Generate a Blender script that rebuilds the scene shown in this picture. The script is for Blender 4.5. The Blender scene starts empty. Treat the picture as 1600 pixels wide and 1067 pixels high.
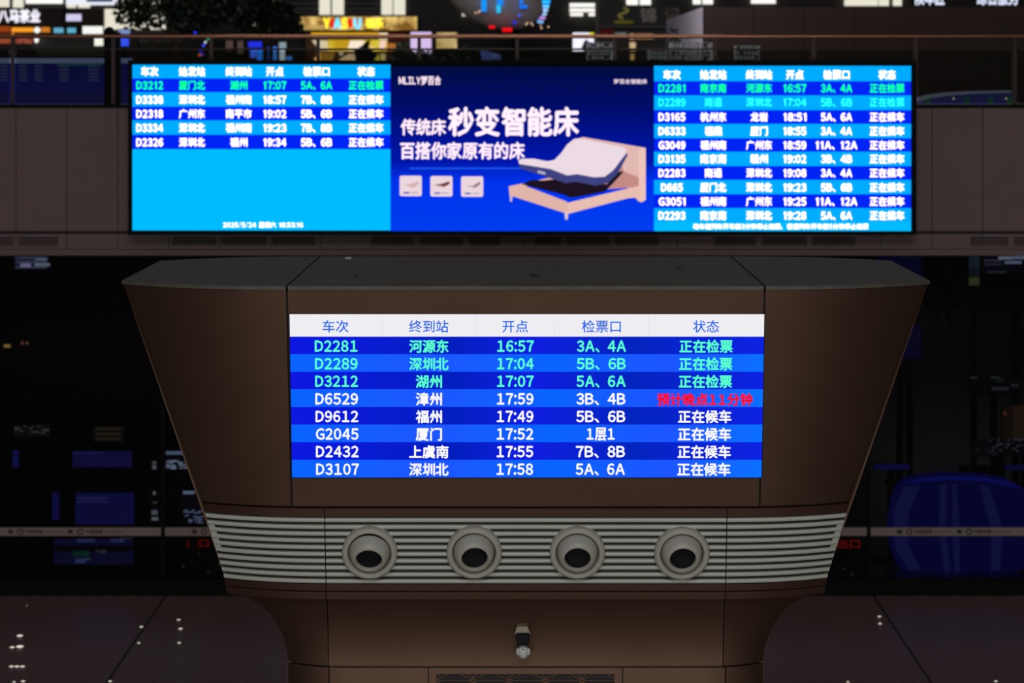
import bpy, math, random
from mathutils import Vector, Matrix
random.seed(7)
SC = bpy.context.scene
COL = SC.collection

# ------------------------------------------------------------------ camera, world, lights, exposure
FPX = 4200.0            # focal length in pixels of the 1600 px wide frame
HX, HY = 818.0, 112.0   # principal point (vanishing point of the hall's axis)
DW = 44.0               # distance of the lower glass wall
CZ = (930 - HY) * DW / FPX   # camera height above the hall floor
cam = bpy.data.cameras.new('camera')
cam_o = bpy.data.objects.new('camera', cam)
COL.objects.link(cam_o)
cam_o.location = (0, 0, CZ)
cam_o.rotation_euler = (math.pi / 2, 0, 0)
cam.sensor_width = 36.0
cam.lens = FPX / 1600 * 36
cam.shift_x = (800 - HX) / 1600
cam.shift_y = (HY - 533.5) / 1600
cam.clip_start = 0.5
cam.clip_end = 500
cam.dof.use_dof = True
cam.dof.focus_distance = 21.2
cam.dof.aperture_fstop = 2.4
SC.camera = cam_o

world = bpy.data.worlds.new('hall_ambient')
SC.world = world
world.use_nodes = True
world.node_tree.nodes['Background'].inputs[0].default_value = (1.0, 0.93, 0.88, 1)
world.node_tree.nodes['Background'].inputs[1].default_value = 0.030


def area(name, loc, rot, sx, sy, energy, color):
    l = bpy.data.lights.new(name, 'AREA')
    l.shape = 'RECTANGLE'
    l.size, l.size_y = sx, sy
    l.energy = energy
    l.color = color
    o = bpy.data.objects.new(name, l)
    COL.objects.link(o)
    o.location = loc
    o.rotation_euler = rot
    return o


# daylight from the window front of the hall behind the photographer, dim ceiling lights, and added fills
area('low_front_fill', (0, -8, 4.0), (math.radians(92), 0, 0), 16, 3.2, 1800, (1.0, 0.97, 0.94))  # unseen fill added low in front to grade the tower's curved sides
area('window_front_light', (0, -10, CZ + 15), (math.radians(68), 0, 0), 16, 6, 2350, (1.0, 0.97, 0.93))
area('ceiling_light_row', (0, 30, CZ + 13), (0, 0, 0), 40, 14, 400, (1.0, 0.93, 0.87))
area('upper_floor_fill', (-1.0, 45.8, CZ + 4.2), (math.radians(38), 0, 0), 9, 2, 300, (0.95, 0.93, 1.0))  # unseen fill added to brighten the flank, racks and hull
area('inner_room_fill', (15, 94, 6.6), (0, 0, 0), 6, 6, 40, (1.0, 0.93, 0.95))  # unseen fill added to lift the inner floor behind the walking person
vs = SC.view_settings
vs.view_transform = 'Standard'
vs.look = 'None'
vs.exposure = 0.0
vs.gamma = 1.0
vs.use_curve_mapping = False


# ------------------------------------------------------------------ helpers
def lin(c):
    out = []
    for v in c[:3]:
        v = v / 255.0
        out.append(v / 12.92 if v <= 0.04045 else ((v + 0.055) / 1.055) ** 2.4)
    return (out[0], out[1], out[2], 1.0)


_M = {}


def mat(name, rgb, rough=0.5, metal=0.0, noise=0.0, nscale=30.0, bump=0.0, spec=0.5):
    """surface material; rgb in linear albedo"""
    if name in _M:
        return _M[name]
    m = bpy.data.materials.new(name)
    m.use_nodes = True
    nt = m.node_tree
    b = nt.nodes['Principled BSDF']
    b.inputs['Base Color'].default_value = (*rgb, 1)
    b.inputs['Roughness'].default_value = rough
    b.inputs['Metallic'].default_value = metal
    b.inputs['Specular IOR Level'].default_value = spec
    if noise or bump:
        tc = nt.nodes.new('ShaderNodeTexCoord')
        n = nt.nodes.new('ShaderNodeTexNoise')
        n.inputs['Scale'].default_value = nscale
        n.inputs['Detail'].default_value = 5
        nt.links.new(tc.outputs['Object'], n.inputs['Vector'])
        if noise:
            r = nt.nodes.new('ShaderNodeValToRGB')
            r.color_ramp.elements[0].position = 0.3
            r.color_ramp.elements[1].position = 0.7
            r.color_ramp.elements[0].color = (*[c * (1 - noise) for c in rgb], 1)
            r.color_ramp.elements[1].color = (*[min(1, c * (1 + noise)) for c in rgb], 1)
            nt.links.new(n.outputs['Fac'], r.inputs['Fac'])
            nt.links.new(r.outputs['Color'], b.inputs['Base Color'])
        if bump:
            bp = nt.nodes.new('ShaderNodeBump')
            bp.inputs['Strength'].default_value = bump
            bp.inputs['Distance'].default_value = 0.01
            nt.links.new(n.outputs['Fac'], bp.inputs['Height'])
            nt.links.new(bp.outputs['Normal'], b.inputs['Normal'])
    _M[name] = m
    return m


def emis(c, s=1.0, tag='glow'):
    """glowing surface (screens, lamps, also goods and reflections); c in 0-255 sRGB as shown"""
    key = '%s_%d_%d_%d_%d' % (tag, c[0], c[1], c[2], int(s * 100))
    if key in _M:
        return _M[key]
    m = bpy.data.materials.new(key)
    m.use_nodes = True
    nt = m.node_tree
    nt.nodes.clear()
    e = nt.nodes.new('ShaderNodeEmission')
    o = nt.nodes.new('ShaderNodeOutputMaterial')
    e.inputs[0].default_value = lin(c)
    e.inputs[1].default_value = s
    nt.links.new(e.outputs[0], o.inputs[0])
    _M[key] = m
    return m


def emis_ramp(name, axis, stops, s=1.0):
    """screen content: colour ramp along one generated axis"""
    m = bpy.data.materials.new(name)
    m.use_nodes = True
    nt = m.node_tree
    nt.nodes.clear()
    tc = nt.nodes.new('ShaderNodeTexCoord')
    sp = nt.nodes.new('ShaderNodeSeparateXYZ')
    r = nt.nodes.new('ShaderNodeValToRGB')
    e = nt.nodes.new('ShaderNodeEmission')
    o = nt.nodes.new('ShaderNodeOutputMaterial')
    nt.links.new(tc.outputs['Generated'], sp.inputs[0])
    nt.links.new(sp.outputs['XYZ'.index(axis)], r.inputs[0])
    while len(r.color_ramp.elements) < len(stops):
        r.color_ramp.elements.new(0.5)
    for el, (p, c) in zip(r.color_ramp.elements, stops):
        el.position = p
        el.color = lin(c)
    nt.links.new(r.outputs[0], e.inputs[0])
    e.inputs[1].default_value = s
    nt.links.new(e.outputs[0], o.inputs[0])
    return m


def emis_noise(name, c1, c2, scale=6.0, s=1.0):
    m = bpy.data.materials.new(name)
    m.use_nodes = True
    nt = m.node_tree
    nt.nodes.clear()
    tc = nt.nodes.new('ShaderNodeTexCoord')
    n = nt.nodes.new('ShaderNodeTexNoise')
    n.inputs['Scale'].default_value = scale
    r = nt.nodes.new('ShaderNodeValToRGB')
    r.color_ramp.elements[0].position = 0.38
    r.color_ramp.elements[1].position = 0.62
    r.color_ramp.elements[0].color = lin(c1)
    r.color_ramp.elements[1].color = lin(c2)
    e = nt.nodes.new('ShaderNodeEmission')
    o = nt.nodes.new('ShaderNodeOutputMaterial')
    nt.links.new(tc.outputs['Object'], n.inputs['Vector'])
    nt.links.new(n.outputs['Fac'], r.inputs[0])
    nt.links.new(r.outputs[0], e.inputs[0])
    e.inputs[1].default_value = s
    nt.links.new(e.outputs[0], o.inputs[0])
    return m


def glass(name, tint, rough=0.01):
    if name in _M:
        return _M[name]
    m = bpy.data.materials.new(name)
    m.use_nodes = True
    nt = m.node_tree
    nt.nodes.clear()
    t = nt.nodes.new('ShaderNodeBsdfTransparent')
    g = nt.nodes.new('ShaderNodeBsdfGlossy')
    f = nt.nodes.new('ShaderNodeFresnel')
    mx = nt.nodes.new('ShaderNodeMixShader')
    o = nt.nodes.new('ShaderNodeOutputMaterial')
    t.inputs[0].default_value = (*tint, 1)
    g.inputs['Roughness'].default_value = rough
    f.inputs[0].default_value = 1.5
    nt.links.new(f.outputs[0], mx.inputs[0])
    nt.links.new(t.outputs[0], mx.inputs[1])
    nt.links.new(g.outputs[0], mx.inputs[2])
    nt.links.new(mx.outputs[0], o.inputs[0])
    _M[name] = m
    return m


def P(x, y, d):
    """world point at distance d that the photograph shows at pixel x, y"""
    return Vector(((x - HX) * d / FPX, d, CZ - (y - HY) * d / FPX))


_ORG = {}


class MB:
    def __init__(self):
        self.v, self.f = [], []

    def add(self, vs, fs):
        n = len(self.v)
        self.v += [Vector(p) for p in vs]
        self.f += [tuple(i + n for i in f) for f in fs]
        return self

    def box(self, x0, x1, y0, y1, z0, z1):
        vs = [(x, y, z) for z in (z0, z1) for y in (y0, y1) for x in (x0, x1)]
        return self.add(vs, [(0, 2, 3, 1), (4, 5, 7, 6), (0, 1, 5, 4), (2, 6, 7, 3), (0, 4, 6, 2), (1, 3, 7, 5)])

    def pbox(self, x0, y0, x1, y1, d, depth):
        """box whose front face covers the pixel rectangle at distance d"""
        a, b = P(x0, y1, d), P(x1, y0, d)
        return self.box(a.x, b.x, d, d + depth, a.z, b.z)

    def prism(self, pts, d, depth):
        """pixel outline at distance d, extruded backwards"""
        n = len(pts)
        a = [P(x, y, d) for x, y in pts]
        b = [p + Vector((0, depth, 0)) for p in a]
        fs = [tuple(range(n - 1, -1, -1)), tuple(range(n, 2 * n))]
        fs += [(i, (i + 1) % n, n + (i + 1) % n, n + i) for i in range(n)]
        return self.add(a + b, fs)

    def tube(self, a, b, r, n=10, r2=None):
        a, b = Vector(a), Vector(b)
        r2 = r if r2 is None else r2
        ax = (b - a).normalized()
        u = ax.orthogonal().normalized()
        w = ax.cross(u)
        vs = []
        for c, rr in ((a, r), (b, r2)):
            for i in range(n):
                t = 2 * math.pi * i / n
                vs.append(c + (u * math.cos(t) + w * math.sin(t)) * rr)
        fs = [(i, (i + 1) % n, n + (i + 1) % n, n + i) for i in range(n)]
        fs += [tuple(range(n - 1, -1, -1)), tuple(range(n, 2 * n))]
        return self.add(vs, fs)

    def sphere(self, c, r, nu=12, nv=8, sc=(1, 1, 1)):
        c = Vector(c)
        vs = [c + Vector((0, 0, r * sc[2]))]
        for j in range(1, nv):
            ph = math.pi * j / nv
            for i in range(nu):
                t = 2 * math.pi * i / nu
                vs.append(c + Vector((r * sc[0] * math.sin(ph) * math.cos(t), r * sc[1] * math.sin(ph) * math.sin(t), r * sc[2] * math.cos(ph))))
        vs.append(c - Vector((0, 0, r * sc[2])))
        fs = [(0, 1 + i, 1 + (i + 1) % nu) for i in range(nu)]
        for j in range(nv - 2):
            for i in range(nu):
                a = 1 + j * nu
                fs.append((a + i, a + nu + i, a + nu + (i + 1) % nu, a + (i + 1) % nu))
        e = len(vs) - 1
        a = 1 + (nv - 2) * nu
        fs += [(e, a + (i + 1) % nu, a + i) for i in range(nu)]
        return self.add(vs, fs)

    def lathe(self, prof, M, n=40):
        """profile of (radius, height) turned about local z, placed by matrix M"""
        vs, fs = [], []
        for r, h in prof:
            for i in range(n):
                t = 2 * math.pi * i / n
                vs.append(M @ Vector((r * math.cos(t), r * math.sin(t), h)))
        for j in range(len(prof) - 1):
            for i in range(n):
                fs.append((j * n + i, j * n + (i + 1) % n, (j + 1) * n + (i + 1) % n, (j + 1) * n + i))
        return self.add(vs, fs)

    def build(self, name, m, parent=None, smooth=False, bevel=0.0):
        org = _ORG.get(parent.name, Vector((0, 0, 0))) if parent else Vector((0, 0, 0))
        me = bpy.data.meshes.new(name)
        me.from_pydata([tuple(p - org) for p in self.v], [], self.f)
        me.update()
        if m:
            me.materials.append(m)
        if smooth:
            me.polygons.foreach_set('use_smooth', [True] * len(me.polygons))
            me.set_sharp_from_angle(angle=math.radians(35))
        o = bpy.data.objects.new(name, me)
        COL.objects.link(o)
        if parent:
            o.parent = parent
        _ORG[o.name] = org
        if bevel:
            bv = o.modifiers.new('bevel', 'BEVEL')
            bv.width = bevel
            bv.segments = 2
            bv.limit_method = 'ANGLE'
        return o


def thing(name, label, cat, loc, group=None):
    o = bpy.data.objects.new(name, None)
    COL.objects.link(o)
    o.location = loc
    o.empty_display_size = 0.2
    _ORG[o.name] = Vector(loc)
    o['label'] = label
    o['category'] = cat
    if group:
        o['group'] = group
    return o


def tag(o, label, cat, group=None):
    o['label'] = label
    o['category'] = cat
    if group:
        o['group'] = group
    return o


def struct(o, label=None, cat=None):
    o['kind'] = 'structure'
    if label:
        o['label'] = label
        o['category'] = cat
    return o


# ---- lettering: glyph outlines from the built-in font, laid out in em units
_G = {}
# figure one without a foot, as the large display shows it
_G['¹'] = ([(0.20, 0.0), (0.31, 0.0), (0.31, 0.73), (0.20, 0.73), (0.06, 0.60), (0.10, 0.54), (0.20, 0.60)], [(0, 1, 2, 3, 6), (3, 4, 5, 6)])


def glyph(ch):
    if ch in _G:
        return _G[ch]
    c = ch
    if 33 <= ord(ch) <= 126:
        c = chr(ord(ch) + 0xFEE0)       # full-width form, same family as the Chinese characters
    cu = bpy.data.curves.new('glyph', 'FONT')
    cu.body = c
    cu.resolution_u = 2
    ob = bpy.data.objects.new('glyph', cu)
    COL.objects.link(ob)
    dg = bpy.context.evaluated_depsgraph_get()
    me = bpy.data.meshes.new_from_object(ob.evaluated_get(dg))
    vs = [(v.co.x, v.co.y) for v in me.vertices]
    fs = [tuple(p.vertices) for p in me.polygons]
    bpy.data.objects.remove(ob)
    bpy.data.curves.remove(cu)
    bpy.data.meshes.remove(me)
    _G[ch] = (vs, fs)
    return _G[ch]


def layout(s, bold):
    """vertices and faces in em units; x from 0 to the total width, y = 0 at mid height"""
    V, F = [], []
    x = 0.0
    for ch in s:
        if ch == ' ':
            x += 0.4
            continue
        vs, fs = glyph(ch)
        if not vs:
            x += 0.5
            continue
        mn = min(p[0] for p in vs)
        mx = max(p[0] for p in vs)
        if ch == '/':
            vs = [(p[0] * 0.45, p[1]) for p in vs]
            mn, mx = mn * 0.45, mx * 0.45
        if ord(ch) < 127 or ch == '¹':
            ox, adv = x - mn + 0.05, (mx - mn) + 0.12
            if ch == '1':
                ox, adv = ox + 0.05, adv + 0.09
            if ch == '¹':
                ox, adv = ox + 0.07, adv + 0.17
        else:
            c = 0.5 * (mn + mx)
            ox, adv = (x + 0.5 - c, 1.0) if ch != '、' else (x - mn + 0.03, 0.95)
            if ch == '，':
                ox = x - mn + 0.03
        st = [(0, 0)] if not bold else [(-bold, 0), (bold, 0), (0, bold), (0, -bold), (0, 0)]
        for sx, sy in st:
            n = len(V)
            V += [(p[0] + ox + sx, p[1] - 0.36 + sy) for p in vs]
            F += [tuple(i + n for i in f) for f in fs]
        x += adv
    return V, F, x


def letters(mb, s, cx, cy, w, em, mapf, bold=0.0, left=None):
    V, F, tw = layout(s, bold)
    xs = [p[0] for p in V]
    a, b = min(xs), max(xs)
    k = w / (b - a) if w else em
    x0 = (left if left is not None else cx - k * (b - a) / 2)
    mb.add([mapf(x0 + (p[0] - a) * k, cy - p[1] * em) for p in V], F)


def sign(name, text, cx, cy, w, em, d, m, parent, bold=0.02):
    mb = MB()
    letters(mb, text, cx, cy, w, em, lambda x, y: P(x, y, d), bold)
    return mb.build(name, m, parent)


# ------------------------------------------------------------------ materials
M_FLOOR = mat('polished_red_granite', (0.21, 0.135, 0.132), 0.22, 0, 0.25, 14, 0.02, spec=0.4)
M_FLOORJ = mat('floor_joint', (0.012, 0.010, 0.010), 0.7)
M_FASCIA = mat('taupe_metal_panel', (0.185, 0.120, 0.120), 0.5, 0.0, 0.06, 3)
M_FASCIA2 = mat('taupe_metal_ledge', (0.175, 0.113, 0.112), 0.45, 0.0, 0.06, 3)
M_DARK = mat('black_cavity', (0.012, 0.011, 0.011), 0.7)
M_BLACKMETAL = mat('black_frame_metal', (0.004, 0.004, 0.006), 0.6, spec=0.12)
M_BRONZE = mat('bronze_panel', (0.146, 0.089, 0.061), 0.57, 0.92, 0.05, 2.0)
M_BRONZE_B = mat('bronze_band', (0.132, 0.074, 0.055), 0.57, 0.92, 0.05, 2.0)
M_TOP = mat('dusty_top_sheet', (0.085, 0.080, 0.068), 0.6, 0.0, 0.18, 6)
M_SLAT = mat('pale_grey_slat', (0.48, 0.53, 0.47), 0.45)
M_NOZ = mat('pale_grey_nozzle', (0.42, 0.42, 0.36), 0.4)
M_NOZIN = mat('nozzle_throat', (0.004, 0.004, 0.005), 0.95)  # near black paints in the shade of a deeper throat
M_COPPER = mat('copper_handrail', (0.45, 0.20, 0.12), 0.25, 0.9)
M_RAILDARK = mat('dark_bronze_rail', (0.035, 0.016, 0.013), 0.4, 0.3)
M_BGLASS = glass('balustrade_glass', (0.60, 0.64, 0.60))
M_WGLASS = glass('dark_wall_glass', (0.42, 0.44, 0.47))
M_LEAF = mat('dark_leaf', (0.018, 0.032, 0.014), 0.5, 0, 0.4, 20)
M_BARK = mat('bark', (0.05, 0.035, 0.025), 0.8, 0, 0.3, 20)
M_GREY = mat('dark_grey_wall', (0.030, 0.027, 0.025), 0.6, 0, 0.1, 4)
M_BROWNWALL = mat('dark_brown_clad', (0.048, 0.028, 0.025), 0.6, 0, 0.08, 2, spec=0.2)
M_LITFLANK = mat('lilac_lit_wall', (0.62, 0.55, 0.62), 0.6)  # lilac shop light from the left put into the flank's colour
M_MAROON = mat('maroon_board', (0.035, 0.012, 0.011), 0.5)
M_HOUS = mat('housing_black', (0.010, 0.010, 0.011), 0.6, spec=0.2)
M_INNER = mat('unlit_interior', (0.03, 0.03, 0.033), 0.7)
M_WHITE = mat('white_plastic', (0.6, 0.62, 0.58), 0.4)
M_HULL = mat('grey_hull', (0.55, 0.47, 0.45), 0.5)
M_STEEL = mat('brushed_steel', (0.4, 0.4, 0.4), 0.3, 0.9)

# ------------------------------------------------------------------ hall floor, lower glass wall, room behind it
fl = MB().box(-40, 40, -6, 132, -0.3, -0.02).build('floor', M_FLOORJ)
struct(fl)
XJ = (-5.85, 5.72)
for x0, x1 in ((-40, XJ[0] - 0.02), (XJ[0] + 0.02, XJ[1] - 0.02), (XJ[1] + 0.02, 40)):
    MB().box(x0, x1, -6, 132, -0.02, 0).build('floor_slab', M_FLOOR, fl)

ZM = CZ - 0.54                      # upper floor level
DF = 43.4                           # face of the upper floor's edge
up = MB().box(-40, 40, DF + 0.1, 132, ZM - 0.9, ZM).build('floor_upper', mat('upper_floor_tile', (0.22, 0.20, 0.19), 0.35))
struct(up)
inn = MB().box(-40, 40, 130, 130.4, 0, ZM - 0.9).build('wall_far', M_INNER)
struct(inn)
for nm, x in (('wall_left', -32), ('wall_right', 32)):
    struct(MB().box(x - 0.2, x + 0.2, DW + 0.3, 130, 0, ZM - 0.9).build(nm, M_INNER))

wl = MB().box(-32, 32, DW - 0.04, DW + 0.10, 0.0, 0.26).build('wall_lower', M_BLACKMETAL)
struct(wl)
mull = [P(x, 600, DW).x for x in (-896, -608, -320, -32, 255, 543, 831, 1068, 1357, 1646, 1934, 2222, 2510)]
for a, b in zip(mull[:-1], mull[1:]):
    MB().box(a + 0.03, b - 0.03, DW, DW + 0.02, 0.26, ZM - 0.92).build('glass_pane', M_WGLASS, wl)
for x in mull:
    MB().box(x - 0.03, x + 0.03, DW - 0.05, DW + 0.10, 0.26, ZM - 0.9).build('mullion', M_BLACKMETAL, wl)
# printed safety strip across the panes
M_STRIP = mat('pale_safety_strip', (0.30, 0.24, 0.225), 0.6)
M_PRINT = mat('dark_strip_print', (0.02, 0.015, 0.015), 0.6)
M_PRINTR = mat('red_strip_print', (0.10, 0.03, 0.025), 0.6)
d = DW - 0.006
for a, b in zip(mull[:-1], mull[1:]):
    st = MB().box(a + 0.03, b - 0.03, d, d + 0.004, P(0, 837, DW).z, P(0, 824, DW).z).build('safety_strip', M_STRIP, wl)
    pr, rr = MB(), MB()
    for k in range(3):
        cx = a + 0.12 + k * 0.975 + 0.55
        if cx + 0.6 > b:
            continue
        px = HX + cx * FPX / DW
        ring = []
        n = 16
        c = P(px, 830.5, d - 0.004)
        for i in range(n):
            t = 2 * math.pi * i / n
            ring.append(c + Vector((0.055 * math.cos(t), 0, 0.05 * math.sin(t))))
        for i in range(n):
            t = 2 * math.pi * i / n
            ring.append(c + Vector((0.032 * math.cos(t), 0, 0.028 * math.sin(t))))
        pr.add(ring, [(i, (i + 1) % n, n + (i + 1) % n, n + i) for i in range(n)])
        pr.box(c.x - 0.2, c.x - 0.12, d - 0.004, d - 0.002, c.z - 0.03, c.z + 0.03)
        letters(pr, '中国铁路', px + 22, 830.5, 27, 6.5, lambda x, y: P(x, y, d - 0.004), 0.01)
        rr.box(c.x + 0.40, c.x + 0.70, d - 0.004, d - 0.002, c.z - 0.006, c.z + 0.006)
    if pr.v:
        pr.build('strip_lettering', M_PRINT, wl)
        rr.build('strip_line', M_PRINTR, wl)

# ------------------------------------------------------------------ fascia of the upper floor
wb = MB().box(-17, 17, DF + 0.04, DF + 0.1, P(0, 399, DF).z, P(0, 166, DF).z).build('wall_back', M_DARK)
struct(wb)
pw = 79.5
x = 25 - pw * 9
while x < 2280:
    MB().pbox(x + 0.6, 169, x + pw - 0.6, 361, DF, 0.04).build('fascia_panel', M_FASCIA, wb)
    MB().pbox(x + 0.5, 365.5, x + pw - 0.5, 389, DF + 0.01, 0.03).build('vent_strip', M_FASCIA2, wb)
    x += pw
MB().pbox(-700, 390, 2340, 399.5, DF - 0.10, 0.14).build('ledge', M_FASCIA2, wb, bevel=0.01)
MB().pbox(-700, 163.5, 2340, 168, DF - 0.02, 0.06).build('sill', M_BLACKMETAL, wb)
vents = [(-45, 20), (30, 90), (270, 337), (347, 416), (426, 492), (581, 646), (657, 722), (734, 781), (836, 876), (885, 952),
         (962, 1029), (1117, 1180), (1192, 1260), (1270, 1336), (1517, 1575), (1585, 1650)]
for a, b in vents:
    vg = MB().pbox(a, 370.5, b, 384, DF - 0.004, 0.014).build('vent_grille', M_DARK, wb)
    for k in range(3):
        y = 373.6 + k * 4.2
        MB().pbox(a + 1, y, b - 1, y + 1.5, DF - 0.014, 0.012).build('slat', M_FASCIA2, vg)

# ------------------------------------------------------------------ glass balustrade on the upper floor
DB = 43.6
bal = thing('glass_balustrade', 'long glass balustrade with copper handrail above the taupe fascia', 'balustrade', (0, DB, ZM))
hz = P(0, 57, DB).z
MB().tube((-15.7, DB, hz), (15.7, DB, hz), 0.032, 14).build('handrail', M_COPPER, bal, smooth=True)
lz = P(0, 77, DB).z
MB().tube((-15.7, DB, lz), (15.7, DB, lz), 0.017, 10).build('lower_rail', M_RAILDARK, bal, smooth=True)
posts = [-680, -520, -345, -180, 20, 177, 330, 497, 655, 808, 960, 1116, 1271, 1430, 1585, 1740, 1900, 2060, 2220]
for i, x in enumerate(posts):
    c = P(x, 100, DB)
    w = 0.028
    MB().box(c.x - w, c.x + w, DB - 0.03, DB + 0.03, ZM, hz).build('post', M_RAILDARK, bal)
for a, b in zip(posts[:-1], posts[1:]):
    xa, xb = P(a, 100, DB).x + 0.05, P(b, 100, DB).x - 0.05
    MB().box(xa, xb, DB - 0.008, DB + 0.008, ZM + 0.03, lz - 0.03).build('glass_pane', M_BGLASS, bal)
# stout dark post standing beside the left end of the display
c = P(176, 100, DB + 0.35)
po = thing('square_column', 'stout black square post behind the balustrade, left of the display', 'post', (c.x, DB + 0.35, ZM))
MB().box(c.x - 0.12, c.x + 0.12, DB + 0.23, DB + 0.47, ZM, P(0, 50, DB).z).build('shaft', M_BLACKMETAL, po, bevel=0.01)
MB().sphere((P(171, 46, DB + .35).x, DB + 0.35, P(0, 47, DB).z), 0.075, 14, 8, (1, 1, 0.8)).build('cap', M_BLACKMETAL, po, smooth=True)

# ------------------------------------------------------------------ large display wall
DL = 42.86
led = thing('display_wall', 'huge wide blue timetable and advertising display on the balcony front', 'display', (P(816, 0, DL).x, DL, P(0, 367, DL).z))
cab = MB().pbox(200, 94, 1432, 367, DL + 0.03, 0.47).build('cabinet', M_BLACKMETAL, led, bevel=0.015)
fr = MB()
for q in ((200, 94, 1432, 100.5), (200, 362, 1432, 367), (200, 100.5, 206.5, 362), (1424, 100.5, 1432, 362)):
    fr.pbox(*q, DL - 0.03, 0.06)
fr.build('frame', M_BLACKMETAL, led)
LIGHT, DARKB = (0, 168, 255), (0, 36, 244)
LIGHT2 = (0, 184, 255)
m_light = emis(LIGHT, 1.05, 'screen')
m_light2 = emis(LIGHT2, 1.05, 'screen')
m_darkb = emis(DARKB, 1.0, 'screen')
m_white = emis((255, 240, 255), 1.9, 'screen')
m_green = emis((16, 255, 128), 1.35, 'screen')
m_cyan = emis((40, 255, 240), 1.5, 'screen')
DTX = DL - 0.012
DBD = DL - 0.004


def timetable(x0, x1, y0, y1, label, head, rows, bands, cols, foot):
    s = MB().pbox(x0, y0, x1, y1, DL, 0.03).build('timetable_screen', m_light2, led)
    s['label'] = label
    MB().pbox(x0, y0, x1, head[1], DBD, 0.003).build('header_band', m_light, s)
    for a, b, m in bands:
        MB().pbox(x0, a, x1, b, DBD, 0.003).build('row_band', m, s)
    for t, (cx, w) in zip(head[2], cols):
        mb = MB()
        letters(mb, t, cx, head[0], 13.7 * len(t), 15.5, lambda x, y: P(x, y, DTX), 0.03)
        mb.build('header_lettering', m_white, s)
    for y, cells, m, bold in rows:
        for i, (t, (cx, w)) in enumerate(zip(cells, cols)):
            mb = MB()
            ww = 42 if i == 0 else 13.6 * len(t) if i in (1, 2, 5) else 36 if i == 3 else (49 if len(t) < 6 else 65)
            if t == 'D665':
                ww = 34
            letters(mb, t.replace('1', '¹'), cx, y, ww, 16 if i in (0, 3, 4) else 15.2, lambda x, y: P(x, y, DTX), bold * (1.3 if i in (0, 3, 4) else 1))
            mb.build('row_lettering', m, s)
    mb = MB()
    letters(mb, foot[0].replace('1', '¹'), foot[1], foot[2], foot[3], foot[4], lambda x, y: P(x, y, DTX), 0.03)
    mb.build('footer_lettering', m_white, s)


HEAD = ['车次', '始发站', '终到站', '开点', '检票口', '状态']
W8, W9 = '正在候车', '正在检票'
LR = [('D3212', '厦门北', '湖州', '17:07', '5A、6A', W9), ('D3338', '深圳北', '福州南', '18:57', '7B、8B', W8),
      ('D2318', '广州东', '南平市', '19:02', '5B、6B', W8), ('D3334', '深圳北', '福州南', '19:23', '7B、8B', W8),
      ('D2326', '深圳北', '福州', '19:34', '5B、6B', W8)]
ly = [133.5, 156, 178, 200, 222.5]
timetable(207, 610, 101, 360, 'left timetable with five filled rows', (112, 122.5, HEAD),
          [(y, c, m_green if i == 0 else m_white, 0.028) for i, (y, c) in enumerate(zip(ly, LR))],
          [(122.5, 144, m_darkb), (144, 166.5, m_light), (166.5, 188, m_darkb), (188, 210.5, m_light), (210.5, 233, m_darkb)],
          [(234, 0), (300, 0), (373, 0), (429.5, 0), (494.5, 0), (572, 0)],
          ('2025/5/24 星期六 16:53:16', 411, 351.5, 125, 9.5))
RR = [('D2281', '南京南', '河源东', '16:57', '3A、4A', W9), ('D2289', '南通', '深圳北', '17:04', '5B、6B', W9),
      ('D3165', '杭州东', '龙岩', '18:51', '5A、6A', W8), ('D6333', '福鼎', '厦门', '18:55', '3A、4A', W8),
      ('G3049', '福州南', '广州东', '18:59', '11A、12A', W8), ('D3135', '南京南', '赣州', '19:02', '3B、4B', W8),
      ('D2283', '南通', '深圳北', '19:08', '3A、4A', W8), ('D665', '厦门北', '深圳北', '19:23', '5B、6B', W8),
      ('G3051', '福州南', '广州东', '19:25', '11A、12A', W8), ('D2293', '南京南', '深圳北', '19:28', '5A、6A', W8)]
ry = [138, 160, 183, 205, 227, 248.5, 270.5, 293, 315, 337]
rb = [127, 149, 172, 193.5, 216, 237, 259.5, 281, 303.5, 325, 347]
timetable(1022, 1424, 103, 361, 'right timetable with ten filled rows', (117, 127, HEAD),
          [(y, c, m_green if i == 0 else m_cyan if i == 1 else m_white, 0.028 if i != 1 else 0.016) for i, (y, c) in enumerate(zip(ry, RR))],
          [(rb[i], rb[i + 1], m_darkb if i % 2 == 0 else m_light) for i in range(10)],
          [(1050, 0), (1114.5, 0), (1186, 0), (1242, 0), (1307, 0), (1386, 0)],
          ('动车组列车开车前3分钟停止检票，普速列车开车前5分钟停止检票', 1220, 354, 274, 9.5))

m_ad = emis_ramp('advert_background', 'Z', [(0.0, (0, 62, 240)), (0.3, (0, 50, 235)), (0.42, (0, 22, 170)), (0.75, (0, 12, 105)), (1.0, (2, 12, 62))])
ad = MB().pbox(610, 104, 1022, 361, DL, 0.03).build('advert_screen', m_ad, led)
ad['label'] = 'dark blue bed advertisement in the middle'
m_adw = emis((248, 226, 240), 1.2, 'screen')


def adtext(t, x0, x1, y, em, bold):
    mb = MB()
    letters(mb, t, (x0 + x1) / 2, y, x1 - x0, em, lambda x, y: P(x, y, DTX), bold)
    mb.build('advert_lettering', m_adw, ad)


adtext('MLILY梦百合', 623, 689, 126, 15, 0.028)
adtext('梦百合智能床', 959, 1011, 127.5, 8, 0.01)
adtext('传统床', 626, 697, 199, 27, 0.030)
adtext('秒变智能床', 700, 905, 191, 47, 0.034)
adtext('百搭你家原有的床', 625, 820, 236, 28, 0.030)
MB().pbox(640, 262, 830, 264, DBD, 0.003).build('divider_line', emis((30, 95, 245), 1, 'screen'), ad)


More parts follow.
